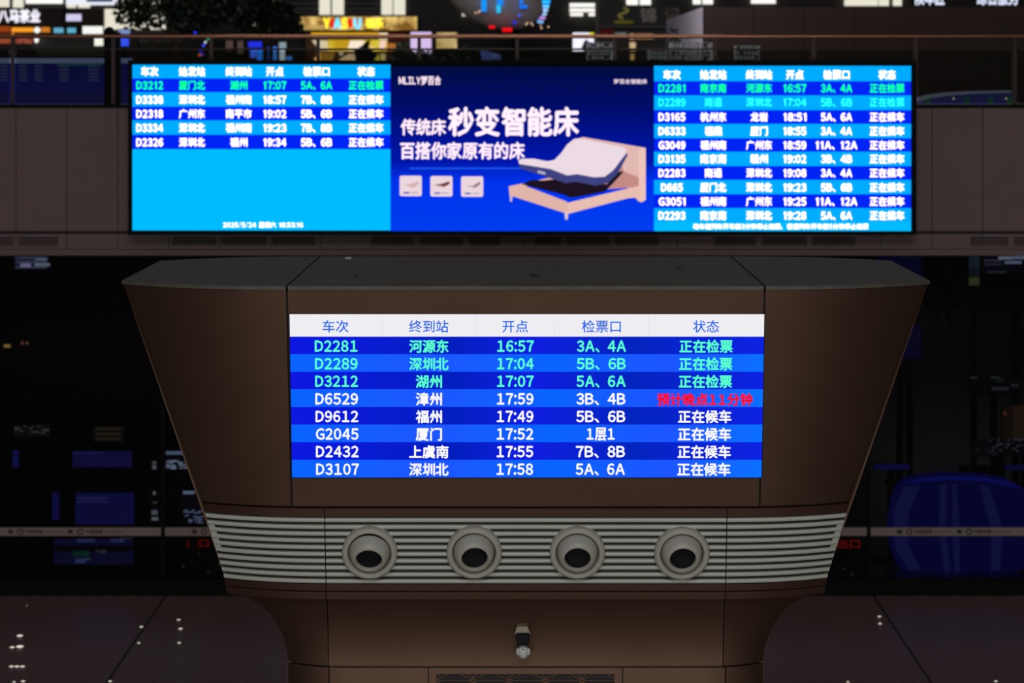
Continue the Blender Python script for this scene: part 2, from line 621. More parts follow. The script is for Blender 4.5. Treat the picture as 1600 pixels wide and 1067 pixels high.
def flat(name, pts, c, lay, par=ad):
    """printed picture piece on the advert screen"""
    dd = DL - 0.005 - 0.002 * lay
    mb = MB()
    mb.add([P(x, y, dd) for x, y in pts], [tuple(range(len(pts) - 1, -1, -1))])
    return mb.build(name, emis(c, 1, 'screen'), par)


SK = (228, 178, 165)
flat('bed_headboard', [(905, 216), (911, 214), (1009, 231), (1009, 312), (1002, 316), (997, 314), (985, 300), (950, 250)], (226, 184, 178), 0)
flat('bed_headboard_edge', [(998, 231), (1009, 231), (1009, 312), (1003, 316), (998, 313)], (238, 196, 186), 1)
flat('bed_headboard_shade', [(968, 250), (975, 268), (998, 277), (998, 292), (946, 296), (940, 280)], (196, 138, 132), 1)
flat('bed_frame_far', [(795, 291), (866, 276), (868, 280), (812, 293)], SK, 1)
flat('bed_frame_side', [(882, 318), (1000, 290), (1000, 308), (980, 310), (888, 334)], (232, 190, 176), 2)
flat('bed_frame_foot', [(795, 291), (817, 289), (886, 315), (888, 334), (880, 332), (796, 305)], (224, 180, 168), 3)
flat('bed_leg', [(882, 330), (888, 331), (887, 343), (883, 343)], (226, 200, 200), 4)
flat('bed_leg', [(796, 304), (801, 306), (800, 315), (797, 315)], (200, 180, 200), 4)
flat('bed_base_shadow', [(815, 288), (830, 281), (850, 282), (866, 280), (900, 283), (948, 288), (968, 268), (975, 268), (946, 299), (912, 306), (892, 309), (880, 304), (860, 299)], (28, 18, 32), 2)
flat('mattress_side', [(811, 254), (860, 262), (886, 272), (902, 270), (925, 274), (946, 273), (962, 262), (978, 238), (981, 242), (966, 270), (950, 286), (930, 290), (900, 284), (884, 286), (862, 279), (812, 263)], (62, 66, 128), 4)
flat('mattress_top', [(810, 251), (814, 248), (835, 248), (855, 252), (866, 250), (876, 240), (886, 226), (897, 217), (905, 216), (975, 230), (979, 235), (978, 240), (958, 266), (945, 276), (928, 277), (902, 272), (886, 274), (860, 264), (811, 256)], (236, 218, 228), 5)
flat('mattress_badge', [(840, 266), (852, 269), (852, 273), (840, 270)], (180, 180, 205), 6)
for k, (x0, x1, y0) in enumerate(((624.5, 659, 274.5), (672.5, 707, 275), (720.5, 755, 275.5))):
    th = flat('thumbnail', [(x0 + 2, y0), (x1 - 2, y0), (x1, y0 + 2), (x1, y0 + 30), (x1 - 2, y0 + 32), (x0 + 2, y0 + 32), (x0, y0 + 30), (x0, y0 + 2)], (236, 214, 222), 0)
    c = ((214, 180, 176), (120, 60, 64), (150, 125, 130))[k]
    flat('thumbnail_picture', [(x0 + 6, y0 + 14), (x0 + 18, y0 + (13, 12, 15)[k]), (x1 - 5, y0 + 8), (x1 - 4, y0 + 12), (x0 + 22, y0 + (19, 17, 18)[k])], c, 2)
    flat('thumbnail_caption', [(x0 + 6, y0 + 25.5), (x0 + 15, y0 + 25.5), (x0 + 15, y0 + 28), (x0 + 6, y0 + 28)], (60, 90, 190), 2)
    flat('thumbnail_caption', [(x0 + 17, y0 + 25.5), (x0 + 29, y0 + 25.5), (x0 + 29, y0 + 27.5), (x0 + 17, y0 + 27.5)], (190, 170, 180), 2)

# ------------------------------------------------------------------ display tower
D0 = 21.0
X0 = (821.5 - HX) * D0 / FPX
zt = CZ - (447 - HY) * D0 / FPX
zb = CZ - (793 - HY) * 21.46 / FPX
SL = 0.46 / (zt - zb)
NRM = Vector((0, -1, -SL)).normalized()


def dpl(z):
    return D0 + SL * (zt - z)


def dray(y):
    k = (y - HY) / FPX
    return (D0 + SL * (zt - CZ)) / (1 - SL * k)


def TP(x, y, off=0.0):
    """point of the tower's leaning front plane at pixel x, y"""
    dd = dray(y)
    return P(x, y, dd) + NRM * off


def tz(y):
    return P(0, y, dray(y)).z


FW = 1.8675
ZK = [(tz(447), 3.235), (tz(812), 2.585), (tz(905), 2.455), (tz(936), 2.43)]


def halfw(z):
    for (za, wa), (zc, wc) in zip(ZK[:-1], ZK[1:]):
        if z >= zc:
            break
    return wa + (wc - wa) * (za - z) / (za - zc)


def sag(ax, z):
    t = max(0.0, ax - (1.75 - 0.35 * (zt - z) / (zt - tz(936))))
    w = halfw(z) - (1.75 - 0.35 * (zt - z) / (zt - tz(936)))
    tip = 0.56 + (0.24 - 0.56) * min(1, (zt - z) / (zt - tz(812)))
    return tip * (t / w) ** 2.6


def S(x, z, off=0.0):
    return Vector((X0 + x, dpl(z) + sag(abs(x), z), z)) + NRM * off


def patch(xa, xb, z0, z1, nx, nz, off, thick, surf=S):
    """slab that follows the curved front; xa, xb are numbers or functions of z"""
    fa = xa if callable(xa) else (lambda z: xa)
    fb = xb if callable(xb) else (lambda z: xb)
    mb = MB()
    V = []
    for lay in (0, 1):
        for j in range(nz + 1):
            z = z0 + (z1 - z0) * j / nz
            for i in range(nx + 1):
                x = fa(z) + (fb(z) - fa(z)) * i / nx
                V.append(surf(x, z, (off if not callable(off) else off(j / nz)) if lay == 0 else -thick + (0 if callable(off) else off)))
    N = (nx + 1) * (nz + 1)
    F = []
    idx = lambda l, j, i: l * N + j * (nx + 1) + i
    for j in range(nz):
        for i in range(nx):
            F.append((idx(0, j, i), idx(0, j, i + 1), idx(0, j + 1, i + 1), idx(0, j + 1, i)))
            F.append((idx(1, j, i), idx(1, j + 1, i), idx(1, j + 1, i + 1), idx(1, j, i + 1)))
    for i in range(nx):
        F.append((idx(0, 0, i + 1), idx(0, 0, i), idx(1, 0, i), idx(1, 0, i + 1)))
        F.append((idx(0, nz, i), idx(0, nz, i + 1), idx(1, nz, i + 1), idx(1, nz, i)))
    for j in range(nz):
        F.append((idx(0, j, 0), idx(0, j + 1, 0), idx(1, j + 1, 0), idx(1, j, 0)))
        F.append((idx(0, j + 1, nx), idx(0, j, nx), idx(1, j, nx), idx(1, j + 1, nx)))
    return mb.add(V, F)


DC = 22.69        # middle plane of the tower
tw = thing('display_tower', 'wide flared bronze tower with timetable screen and round air nozzles', 'tower', (X0, DC, 0))


def outline(z, inset=0.0, n=28):
    w = halfw(z) - inset
    fr_ = []
    for i in range(n + 1):
        x = -w + 2 * w * i / n
        fr_.append((X0 + x, dpl(z) + sag(abs(x), z) + inset))
    bk = [(px_, 2 * DC - py_) for px_, py_ in reversed(fr_)]
    return fr_ + bk


# dark core behind the cladding
core = MB()
lev = [tz(447) - 0.05, tz(620), tz(812), tz(905), tz(935)]
V = []
for z in lev:
    V += [(a, b, z) for a, b in outline(z, 0.045)]
n = len(V) // len(lev)
F = [tuple(range(n)), tuple(range((len(lev) - 1) * n + n - 1, (len(lev) - 1) * n - 1, -1))]
for j in range(len(lev) - 1):
    F += [(j * n + i, (j + 1) * n + i, (j + 1) * n + (i + 1) % n, j * n + (i + 1) % n) for i in range(n)]
core.add(V, F).build('core', M_DARK, tw)

G = 0.008
zp0, zp1 = tz(791), zt
patch(-FW + G, FW - G, zp0, zp1 - 0.03, 2, 2, 0, 0.03).build('front_panel', M_BRONZE, tw)
patch(lambda z: -halfw(z) + 0.03, -FW - G, zp0, zp1 - 0.03, 20, 4, 0, 0.03).build('side_panel', M_BRONZE, tw, smooth=True)
patch(FW + G, lambda z: halfw(z) - 0.03, zp0, zp1 - 0.03, 20, 4, 0, 0.03).build('side_panel', M_BRONZE, tw, smooth=True)
patch(lambda z: -halfw(z), lambda z: -halfw(z) + 0.028, zp0, zp1 - 0.03, 1, 4, 0.004, 0.04).build('edge_trim', M_BRONZE, tw)
patch(lambda z: halfw(z) - 0.028, lambda z: halfw(z), zp0, zp1 - 0.03, 1, 4, 0.004, 0.04).build('edge_trim', M_BRONZE, tw)
# end faces and the rear cladding
for s in (-1, 1):
    mb = MB()
    a0, a1 = halfw(zt - 0.03), halfw(tz(905))
    f0, f1 = dpl(zt - 0.03) + sag(a0, zt - 0.03), dpl(tz(905)) + sag(a1, tz(905))
    q = [(X0 + s * a0, f0, zt - 0.03), (X0 + s * a0, 2 * DC - f0, zt - 0.03), (X0 + s * a1, 2 * DC - f1, tz(905)), (X0 + s * a1, f1, tz(905))]
    q2 = [(p[0] - s * 0.03, p[1], p[2]) for p in q]
    mb.add(q + q2, [(0, 1, 2, 3), (7, 6, 5, 4), (0, 4, 5, 1), (1, 5, 6, 2), (2, 6, 7, 3), (3, 7, 4, 0)])
    mb.build('end_panel', M_BRONZE, tw)


def SB(x, z, off=0.0):
    p = S(x, z, off)
    return Vector((p.x, 2 * DC - p.y, p.z))


patch(lambda z: -halfw(z), lambda z: halfw(z), tz(935), zt - 0.03, 30, 6, 0, 0.03, SB).build('rear_panel', M_BRONZE, tw, smooth=True)
# top sheets, three of them with open joints
zo = outline(zt)
nfr = len(zo) // 2
for a, b in ((-9, -FW - 0.009), (-FW + 0.009, FW - 0.009), (FW + 0.009, 9)):
    w = halfw(zt) + 0.005
    a, b = max(a, -w), min(b, w)
    mb = MB()
    nn = 16
    xs = [a + (b - a) * i / nn for i in range(nn + 1)]
    f_ = [(X0 + x, dpl(zt) + sag(min(abs(x), halfw(zt)), zt) - 0.008) for x in xs]
    bk = [(px_, 2 * DC - py_) for px_, py_ in f_]
    ring = f_ + bk[::-1]
    k = len(ring)
    V = [(p[0], p[1], zt) for p in ring] + [(p[0], p[1], zt - 0.028) for p in ring]
    mb.add(V, [tuple(range(k)), tuple(range(2 * k - 1, k - 1, -1))] + [(i, k + i, k + (i + 1) % k, (i + 1) % k) for i in range(k)])
    mb.build('top_sheet', M_TOP, tw)

# nozzle band: header strips, backing, slats, lower strips; three lengths each
SJ = (-1.606, 1.608)
segs = [(lambda z: -halfw(z), SJ[0] - 0.004), (SJ[0] + 0.004, SJ[1] - 0.004), (SJ[1] + 0.004, lambda z: halfw(z))]
for a, b in segs:
    patch(a, b, tz(807), tz(794.5), 14, 1, 0.0, 0.03).build('band_strip', M_BRONZE_B, tw, smooth=True)
    patch(a, b, tz(923), tz(912.5), 14, 1, 0.0, 0.03).build('band_strip', M_BRONZE_B, tw, smooth=True)
    patch(a, b, tz(935), tz(924.2), 14, 1, 0.012, 0.04).build('band_strip', M_BRONZE_B, tw, smooth=True)
    patch(a, b, tz(912), tz(807.5), 14, 4, -0.011, 0.02).build('band_backing', mat('dark_brown_backing', (0.022, 0.012, 0.011), 0.7), tw, smooth=True)
prof = lambda t: 0.008 + 0.009 * math.sin(math.pi * min(1, max(0, 0.12 + 0.76 * t)))
for k in range(10):
    y0 = 808.4 + k * 10.6
    for a, b in segs:
        patch(a, b, tz(y0 + 6.5), tz(y0 + 1.1), 16, 4, prof, 0.010).build('slat', M_SLAT, tw, smooth=True)
for s in (-1, 1):
    f0 = (lambda z: -halfw(z) - 0.005) if s < 0 else (lambda z: halfw(z) - 0.05)
    f1 = (lambda z: -halfw(z) + 0.05) if s < 0 else (lambda z: halfw(z) + 0.005)
    patch(f0, f1, tz(862), tz(821), 1, 3, 0.003, 0.06).build('slat_end_plate', M_SLAT, tw)

# four jet nozzles
for cx, cy, tilt, yaw in ((578, 860, 18, -1), (741, 859.5, 11, 4), (902, 860, 11, 0), (1065, 861, 10, 2)):
    c = TP(cx, cy, 0.05)
    zax = NRM
    xax = Vector((1, 0, 0))
    yax = zax.cross(xax)
    B = Matrix((xax, yax, zax)).transposed().to_4x4()
    Mf = Matrix.Translation(c) @ B
    R = 0.221
    fl_ = MB().lathe([(R, -0.06), (R, 0.012), (R - 0.006, 0.024), (R - 0.02, 0.034), (R - 0.034, 0.034), (R - 0.042, 0.028), (R - 0.05, 0.008), (R - 0.052, -0.025)], Mf, 56)
    nz = fl_.build('nozzle', M_NOZ, tw, smooth=True)
    MB().lathe([(R - 0.04, -0.026), (0.1, -0.026)], Mf, 40).build('nozzle_seat', M_NOZIN, nz)
    Mt = Mf @ Matrix.Rotation(math.radians(tilt), 4, 'X') @ Matrix.Rotation(math.radians(yaw), 4, 'Y')   # jet turned downwards
    rb_ = R - 0.056
    ball = []
    for k in range(12):
        t = k / 11.0
        r = rb_ - (rb_ - 0.116) * t ** 1.5
        h = -0.02 + 0.105 * math.sin(t * math.pi / 2 * 0.95)
        ball.append((r, h))
    ball += [(0.115, 0.088), (0.108, 0.088), (0.104, 0.080), (0.101, 0.058)]
    MB().lathe([(rb_ - 0.004, -0.03)] + ball, Mt, 56).build('nozzle_ball', M_NOZ, nz, smooth=True)
    MB().lathe([(0.1005, 0.059), (0.094, 0.0), (0.0, -0.012)], Mt, 40).build('nozzle_throat', M_NOZIN, nz, smooth=True)

# cove below the band
yc = [936, 945, 954, 964, 975, 987, 1000, 1013, 1026, 1041]
hw = [2.31, 2.235, 2.165, 2.105, 2.06, 2.025, 1.995, 1.972, 1.958, 1.952]
d935 = dpl(tz(935))
zc = []
for i, y in enumerate(yc):
    t = i / (len(yc) - 1)
    dd = d935 + 0.05 + 0.17 * math.sin(t * math.pi / 2)
    zc.append((P(0, y, dd).z, hw[i], dd))


def cov(z):
    for a, b in zip(zc[:-1], zc[1:]):
        if z >= b[0]:
            break
    t = (a[0] - z) / (a[0] - b[0])
    return a[1] + (b[1] - a[1]) * t, a[2] + (b[2] - a[2]) * t


def SCV(x, z, off=0.0):
    w, dd = cov(z)
    F2 = 1.45
    t = max(0, abs(x) - F2) / (w - F2)
    return Vector((X0 + x, dd + 0.16 * t ** 2 + 0.05 * t ** 6 - off, z))


cz0, cz1 = zc[-1][0], zc[0][0]
cs = [(lambda z: -cov(z)[0], SJ[0] - 0.004), (SJ[0] + 0.004, SJ[1] - 0.004), (SJ[1] + 0.004, lambda z: cov(z)[0])]
for a, b in cs:
    patch(a, b, cz0, cz1, 12, 18, 0.0, 0.03, SCV).build('cove_panel', M_BRONZE, tw, smooth=True)
DSH = zc[-1][2]
zs = cz0 - 0.012
bodyc = MB()
bodyc.box(X0 - 1.90, X0 + 1.90, DSH + 0.25, 2 * DC - DSH - 0.25, 0, zs + 0.005)
bodyc.box(X0 - 1.6, X0 + 1.6, DSH + 0.028, DSH + 0.3, 0, zs + 0.005)
bodyc.box(X0 - 1.94, X0 + 1.94, DSH + 0.25, 2 * DC - DSH - 0.25, zs + 0.005, cz1)
bodyc.build('shaft_core', M_DARK, tw)


def SSH(x, z, off=0.0):
    w = 1.952
    t = max(0, abs(x) - 1.45) / (w - 1.45)
    return Vector((X0 + x, DSH + 0.16 * t ** 2 + 0.05 * t ** 6 - off, z))


sx = [-1.952] + [(q - 821.5) * DSH / FPX for q in (514, 669.5, 973, 1134)] + [1.952]
for i in range(5):
    a, b = sx[i] + (0.005 if i else 0), sx[i + 1] - (0.005 if i < 4 else 0)
    if i == 2:
        # panel with a cut-out for the grille
        ga, gb = (682 - 821.5) * DSH / FPX, (960 - 821.5) * DSH / FPX
        zg1, zg0 = P(0, 1053, DSH).z, P(0, 1053, DSH).z - 0.75
        mb = MB()
        for q in ((a, b, zg1, zs), (a, ga, zg0, zg1), (gb, b, zg0, zg1), (a, b, 0.12, zg0)):
            mb.box(X0 + q[0], X0 + q[1], DSH, DSH + 0.025, q[2], q[3])
        mb.build('shaft_panel', M_BRONZE, tw)
        gr = MB().box(X0 + ga, X0 + gb, DSH + 0.022, DSH + 0.028, zg0, zg1).build('vent_grille', M_DARK, tw)
        lat = MB()
        per = 56.8 * DSH / FPX
        hh = per * 0.866

        def bar(p, q, w=0.0055):
            p, q = Vector((p[0], 0, p[1])), Vector((q[0], 0, q[1]))
            ts = []
            for u in (0, 0.25, 0.5, 0.75, 1):
                r_ = p.lerp(q, u)
                ts.append(r_)
            for u0, u1 in zip(ts[:-1], ts[1:]):
                m_ = (u0 + u1) / 2
                if not (ga < m_.x < gb and zg0 < m_.z < zg1):
                    continue
                dirv = (u1 - u0).normalized()
                nn_ = Vector((-dirv.z, 0, dirv.x)) * w * 0.5
                q4 = [u0 + nn_, u0 - nn_, u1 - nn_, u1 + nn_]
                yy = DSH + 0.004
                V_ = [(X0 + r_.x, yy, r_.z) for r_ in q4] + [(X0 + r_.x, yy + 0.014, r_.z) for r_ in q4]
                lat.add(V_, [(0, 1, 2, 3), (7, 6, 5, 4), (0, 4, 5, 1), (2, 6, 7, 3), (1, 5, 6, 2), (3, 7, 4, 0)])
        j = -1
        while zg1 - j * hh > zg0 - hh:
            for k in range(-2, int((gb - ga) / per) + 3):
                ox = ga + per * (k + (0.5 if j % 2 else 0.0))
                oz = zg1 - 0.055 - j * hh
                A, Bq, C = (ox, oz), (ox + per, oz), (ox + per / 2, oz - hh)
                U = (ox + per / 2, oz + hh)
                for T in ((A, Bq, C), (A, Bq, U)):
                    ct = (sum(p[0] for p in T) / 3, sum(p[1] for p in T) / 3)
                    for p in T:
                        bar(p, ct)
                for p, q in ((A, Bq), (A, C), (Bq, C)):
                    bar(p, q, 0.005)
            j += 1
        lat.build('lattice', M_BRONZE, gr)
    else:
        patch(a, b, 0.12, zs, 10, 2, 0.0, 0.025, SSH).build('shaft_panel', M_BRONZE, tw, smooth=True)
MB().box(X0 - 1.85, X0 + 1.85, DSH + 0.1, 2 * DC - DSH - 0.1, 0, 0.12).build('plinth', M_BLACKMETAL, tw)
for s in (-1, 1):
    MB().box(X0 + s * 1.90, X0 + s * 1.955, DSH + 0.215, 2 * DC - DSH - 0.2, 0.12, cz0).build('shaft_side', M_BRONZE, tw)

# the timetable screen of the tower


def tquad(mb, x0, y0, x1, y1, off, dx=0.0):
    mb.add([TP(x0, y1, off), TP(x1, y1, off), TP(x1, y0, off), TP(x0, y0, off)], [(0, 1, 2, 3)])
    return mb


def edge(y):
    t = (y - 490) / 255.0
    return 452.7 + 3.8 * t, 1194 - 4.4 * t


def band(mb, y0, y1, off):
    a0, b0 = edge(y0)
    a1, b1 = edge(y1)
    return mb.add([TP(a1, y1, off), TP(b1, y1, off), TP(b0, y0, off), TP(a0, y0, off)], [(0, 1, 2, 3)])


sc_ = MB()
a0, b0 = edge(490)
a1, b1 = edge(745)
q = [(a1 - 1, 746), (b1 + 1, 746), (b0 + 1, 489.5), (a0 - 1, 489.5)]
V = [TP(x, y, 0.010) for x, y in q] + [TP(x, y, -0.02) for x, y in q]
sc_.add(V, [(0, 1, 2, 3), (7, 6, 5, 4), (0, 4, 5, 1), (1, 5, 6, 2), (2, 6, 7, 3), (3, 7, 4, 0)])
scr = sc_.build('timetable_screen', M_BLACKMETAL, tw)
scr['label'] = 'bright tower timetable with white header'
m_head = emis((238, 238, 242), 1.0, 'screen')
m_drow = emis_ramp('tower_dark_row', 'X', [(0.0, (14, 24, 226)), (0.35, (4, 30, 190)), (0.5, (16, 30, 225)), (0.72, (4, 36, 190)), (1.0, (14, 34, 226))])
m_lrow = emis_ramp('tower_light_row', 'X', [(0.0, (8, 100, 255)), (0.3, (28, 86, 255)), (0.55, (8, 100, 255)), (0.8, (28, 84, 255)), (1.0, (10, 112, 255))])
band(MB(), 490, 525, 0.0125).build('header_band', m_head, scr)
for x in (597, 743, 866, 1013):
    tquad(MB(), x, 491, x + 0.8, 524, 0.0135).build('header_divider', emis((220, 222, 228), 1, 'screen'), scr)
tb = [525, 552.3, 580, 607.2, 634.8, 662.3, 689.8, 717.3, 745]
for i in range(8):
    band(MB(), tb[i], tb[i + 1], 0.0125).build('row_band', m_drow if i % 2 == 0 else m_lrow, scr)
mh = MB()
TM = lambda x, y: TP(x, y, 0.0155)
for t, cx, w in (('车次', 524.5, 41), ('终到站', 670, 61.5), ('开点', 805, 40.5), ('检票口', 939.5, 61), ('状态', 1103, 41)):
    mh = MB()
    letters(mh, t, cx, 509.3, w, 20.5, TM, 0.012)
    mh.build('header_lettering', emis((38, 104, 226), 1, 'screen'), scr)
TR = [('D2281', '河源东', '16:57', '3A、4A', W9), ('D2289', '深圳北', '17:04', '5B、6B', W9), ('D3212', '湖州', '17:07', '5A、6A', W9),
      ('D6529', '漳州', '17:59', '3B、4B', '预计晚点11分钟'), ('D9612', '福州', '17:49', '5B、6B', W8), ('G2045', '厦门', '17:52', '1层1', W8),
      ('D2432', '上虞南', '17:55', '7B、8B', W8), ('D3107', '深圳北', '17:58', '5A、6A', W8)]
m_tg = emis((90, 255, 205), 1.0, 'screen')
m_tw = emis((250, 250, 252), 1.0, 'screen')
m_tr = emis((255, 8, 24), 1.0, 'screen')
for i, r in enumerate(TR):
    cy = 539.8 + 27.45 * i
    xs = [(525.5 + 0.3 * i, 67), (670.2, 20.6 * len(r[1])), (805.5 - 0.15 * i, 57.5), (939.6 - 0.25 * i, 77 if r[3][0] != '1' else 44), (1103 - 0.5 * i, 83.5)]
    for j, (t, (cx, w)) in enumerate(zip(r, xs)):
        if i == 3 and j == 4:
            m2 = MB()
            letters(m2, t, 1101, cy + 1.3, 149, 20.5, TM, 0.034)
            m2.build('row_lettering', m_tr, scr)
            continue
        mb = MB()
        letters(mb, t, cx, cy + (0.6 if j in (1, 4) else 0), w, 22.5 if j in (0, 2, 3) else 21.2, TM, 0.031)
        mb.build('row_lettering', m_tg if i < 3 else m_tw, scr)

# small security camera on the cove, scraps on the tower's top
dcv = zc[5][2]
sc2 = thing('security_camera', 'small white security camera with black hood below the nozzles', 'camera', P(817, 990, dcv))
MB().prism([(808, 979), (824, 979), (829, 991), (804, 991)], dcv - 0.16, 0.15).build('bracket', mat('beige_bracket', (0.30, 0.27, 0.20), 0.5), sc2)
MB().prism([(805.5, 991), (827.5, 991), (826, 1009), (808, 1009)], dcv - 0.22, 0.18).build('hood', mat('black_hood', (0.006, 0.007, 0.009), 0.7, spec=0.2), sc2, bevel=0.01)
dm = MB()
c = P(817.5, 1018, dcv - 0.14)
dm.sphere(c, 0.047, 20, 12, (1, 1, 1.25))
h = dm.build('head', M_WHITE, sc2, smooth=True)
ear = MB()
for s in (-1, 1):
    ear.sphere(c + Vector((s * 0.043, 0, 0.0)), 0.027, 14, 8, (0.6, 1, 1.2))
ear.build('ear', M_WHITE, sc2, smooth=True)
MB().sphere(c + Vector((0, -0.045, 0.026)), 0.006, 10, 6).build('lens', M_NOZIN, h, smooth=True)


def scrap(px, y, w, hgt, m, label, k):
    dd = (zt - CZ) / (-(y - HY) / FPX)
    c = P(px, y, dd)
    rng = random.Random(k)
    n = 9
    V = [(c.x + w * math.cos(6.283 * i / n) * rng.uniform(0.6, 1), c.y + 0.10 * math.sin(6.283 * i / n) * rng.uniform(0.6, 1), zt + 0.001) for i in range(n)]
    V2 = [(p[0] * 0.7 + c.x * 0.3, p[1] * 0.7 + c.y * 0.3, zt + hgt * rng.uniform(0.5, 1)) for p in V]
    mb = MB().add(V + V2, [tuple(range(n - 1, -1, -1)), tuple(range(n, 2 * n))] + [(i, (i + 1) % n, n + (i + 1) % n, n + i) for i in range(n)])
    tag(mb.build('paper_scrap', m, None), label, 'scrap')


scrap(836, 431, 0.055, 0.02, mat('dark_scrap', (0.03, 0.03, 0.028), 0.8), 'small dark scrap lying on the tower top near its middle', 1)
scrap(556, 431, 0.018, 0.01, M_DARK, 'tiny black speck lying on the tower top, left half', 2)
scrap(545, 404.5, 0.04, 0.02, mat('white_scrap', (0.55, 0.55, 0.55), 0.8), 'small white scrap at the rear edge of the tower top', 3)
scrap(1062, 420, 0.03, 0.006, M_DARK, 'flat dark smudge of litter on the tower top, right half', 4)

# ------------------------------------------------------------------ upper floor: far wall with clerestory lights, brown box, shops
DS = 75.0
wu = MB().pbox(-800, -160, 2400, 142, DS + 0.3, 0.3).build('wall_upper', M_GREY)
struct(wu)
m_cream = emis((232, 228, 208), 1.0)
m_lamp = emis((250, 248, 240), 1.1)
for q in ((-30, -60, 14, 11), (20, -60, 36, 12), (103, 3, 118, 15), (122, 3, 140, 15), (163, 14, 258, 46), (190, -30, 262, 8), (384, 18, 430, 40), (345, 18, 358, 28), (403, -30, 418, 14), (424, -30, 437, 10),
          (499, -30, 516, 23), (519, -30, 537, 23), (596, -30, 613, 23), (615, -30, 633, 23), (722, -30, 743, 25), (745, -30, 752, 14)):
    MB().pbox(*q, DS + 0.2, 0.08).build('window_pane', m_cream, wu)
for q in ((40, -10, 97, 5.5), (890, 5, 935, 11), (890, 13, 931, 18.5), (891, 20, 911, 25), (920, 20, 932, 25),
          (979, -10, 997, 7.5), (1000, -10, 1017, 7.5), (1083, -10, 1095, 6.5), (1098, -10, 1114, 6.5), (1174, -10, 1212, 5.5), (1320, -20, 1372, 9), (1374, -20, 1389, 9), (1396, -20, 1409, 9)):
    MB().pbox(*q, DS + 0.1, 0.12).build('ceiling_lamp', m_lamp if q[1] != -20 else m_cream, wu)
m_louv = mat('grey_louvre', (0.16, 0.15, 0.14), 0.5)
for x0, x1 in ((440, 496), (540, 593)):
    for y in (-6, 4.5, 13, 19):
        MB().pbox(x0, y, x1, y + 2.6, DS + 0.12, 0.1).build('louvre', m_louv, wu)
    for x in (x0 - 1, x1 + 1):
        MB().pbox(x - 1.3, -30, x + 1.3, 23, DS + 0.1, 0.1).build('louvre_jamb', m_louv, wu)
MB().pbox(103, -30, 181, 7.5, DS - 0.05, 0.25).build('clock_panel', emis((236, 238, 250), 1.0), wu)
MB().pbox(135, -12, 176, 3.0, DS - 0.08, 0.02).build('clock_panel_print', emis((60, 80, 110), 1.0), wu)

# brown clad box on the right, its pale flank receding
DBX = 47.0
bx0 = P(1098, 0, DBX).x
ztop = P(0, 11, DBX).z
wr = MB().box(bx0 + 0.03, bx0 + 12.4, DBX + 0.04, 59.0, ZM, ztop - 0.02).build('wall_box', M_DARK)
struct(wr)
x = 1098
while x < 2150:
    nx_ = x + 79.5
    MB().pbox(x + 0.4, 11, nx_ - 0.4, 160.3, DBX, 0.04).build('wall_panel', M_BROWNWALL, wr)
    x = nx_
yy = DBX + 0.05
while yy < 58.9:
    MB().box(bx0, bx0 + 0.03, yy, min(yy + 1.46, 59), ZM, ztop).build('flank_panel', M_LITFLANK, wr)
    yy += 1.48
# signs beyond the box, only their lower edge in view
for x0, x1, t, lb in ((1428, 1476, '候车区', 'bluish white lit sign above the brown wall, left of two'), (1526, 1592, '综合服务', 'bluish white lit sign above the brown wall, right of two')):
    s_ = thing('overhead_sign', lb, 'sign', P((x0 + x1) / 2, -20, 61), 'lit signs above the brown wall')
    MB().pbox(x0 - 4, -34, x1 + 4, 9, 61.1, 0.12).build('board', M_HOUS, s_)
    sign('lettering', t, (x0 + x1) / 2, -4.5, x1 - x0, 27, 61.08, emis((225, 232, 255), 1.0), s_, 0.04)
    MB().tube(P((x0 + x1) / 2, -34, 61.15), P((x0 + x1) / 2, -80, 61.15), 0.03).build('hanger', M_HOUS, s_)


def ground(o_, x, d_):
    return Vector((P(x, 0, d_).x, d_, ZM))


def panel(par, nm, q, d_, c, s=1.0, fr=0.9, depth=0.08, m=None):
    """lit panel in a dark frame"""
    MB().pbox(q[0] - fr, q[1] - fr, q[2] + fr, q[3] + fr, d_ + 0.015, depth).build(nm + '_frame', M_HOUS, par)
    return MB().pbox(*q, d_, 0.03).build(nm, m or emis(c, s), par)


def wallthing(nm, lb, cat, q, d_, c, s=1.0, stand=True, group=None, m=None):
    t = thing(nm, lb, cat, ground(0, (q[0] + q[2]) / 2, d_), group)
    panel(t, 'screen', q, d_, c, s, m=m)
    if stand:
        a = P(0, q[3], d_).z
        xm = P((q[0] + q[2]) / 2, 0, d_).x
        MB().box(xm - 0.05, xm + 0.05, d_ + 0.02, d_ + 0.10, ZM + 0.02, a).build('stand', M_HOUS, t)
        MB().box(xm - 0.22, xm + 0.22, d_ - 0.12, d_ + 0.24, ZM, ZM + 0.03).build('foot', M_HOUS, t)
    return t


# tea shop at the far left
ts = thing('tea_shop_front', 'tea shop front with white lettering on a maroon board, far left', 'shop front', ground(0, 70, DS))
MB().pbox(-60, 12.5, 162, 42, DS, 0.25).build('sign_board', M_MAROON, ts)
MB().pbox(99.5, 8, 103.5, 44, DS - 0.02, 0.1).build('board_joint', M_HOUS, ts)
sign('lettering', '八马茶业', 30, 25.5, 66, 21, DS - 0.03, emis((245, 242, 255), 1.15), ts, 0.05)
sb = panel(ts, 'small_sign', (103.5, 22, 127, 33), DS - 0.03, (212, 206, 240), 1.0)
panel(ts, 'light_strip', (18, 43, 52.5, 50), DS - 0.05, (255, 160, 40), 1.0)
panel(ts, 'light_strip', (64, 42.5, 78, 50.5), DS - 0.05, (205, 120, 35), 1.0)
panel(ts, 'light_strip', (17.5, 52, 22, 67), DS - 0.06, (240, 150, 60), 1.0, 0.3)
panel(ts, 'poster', (-20, 41, 16, 50), DS - 0.05, (150, 62, 22), 1.0)
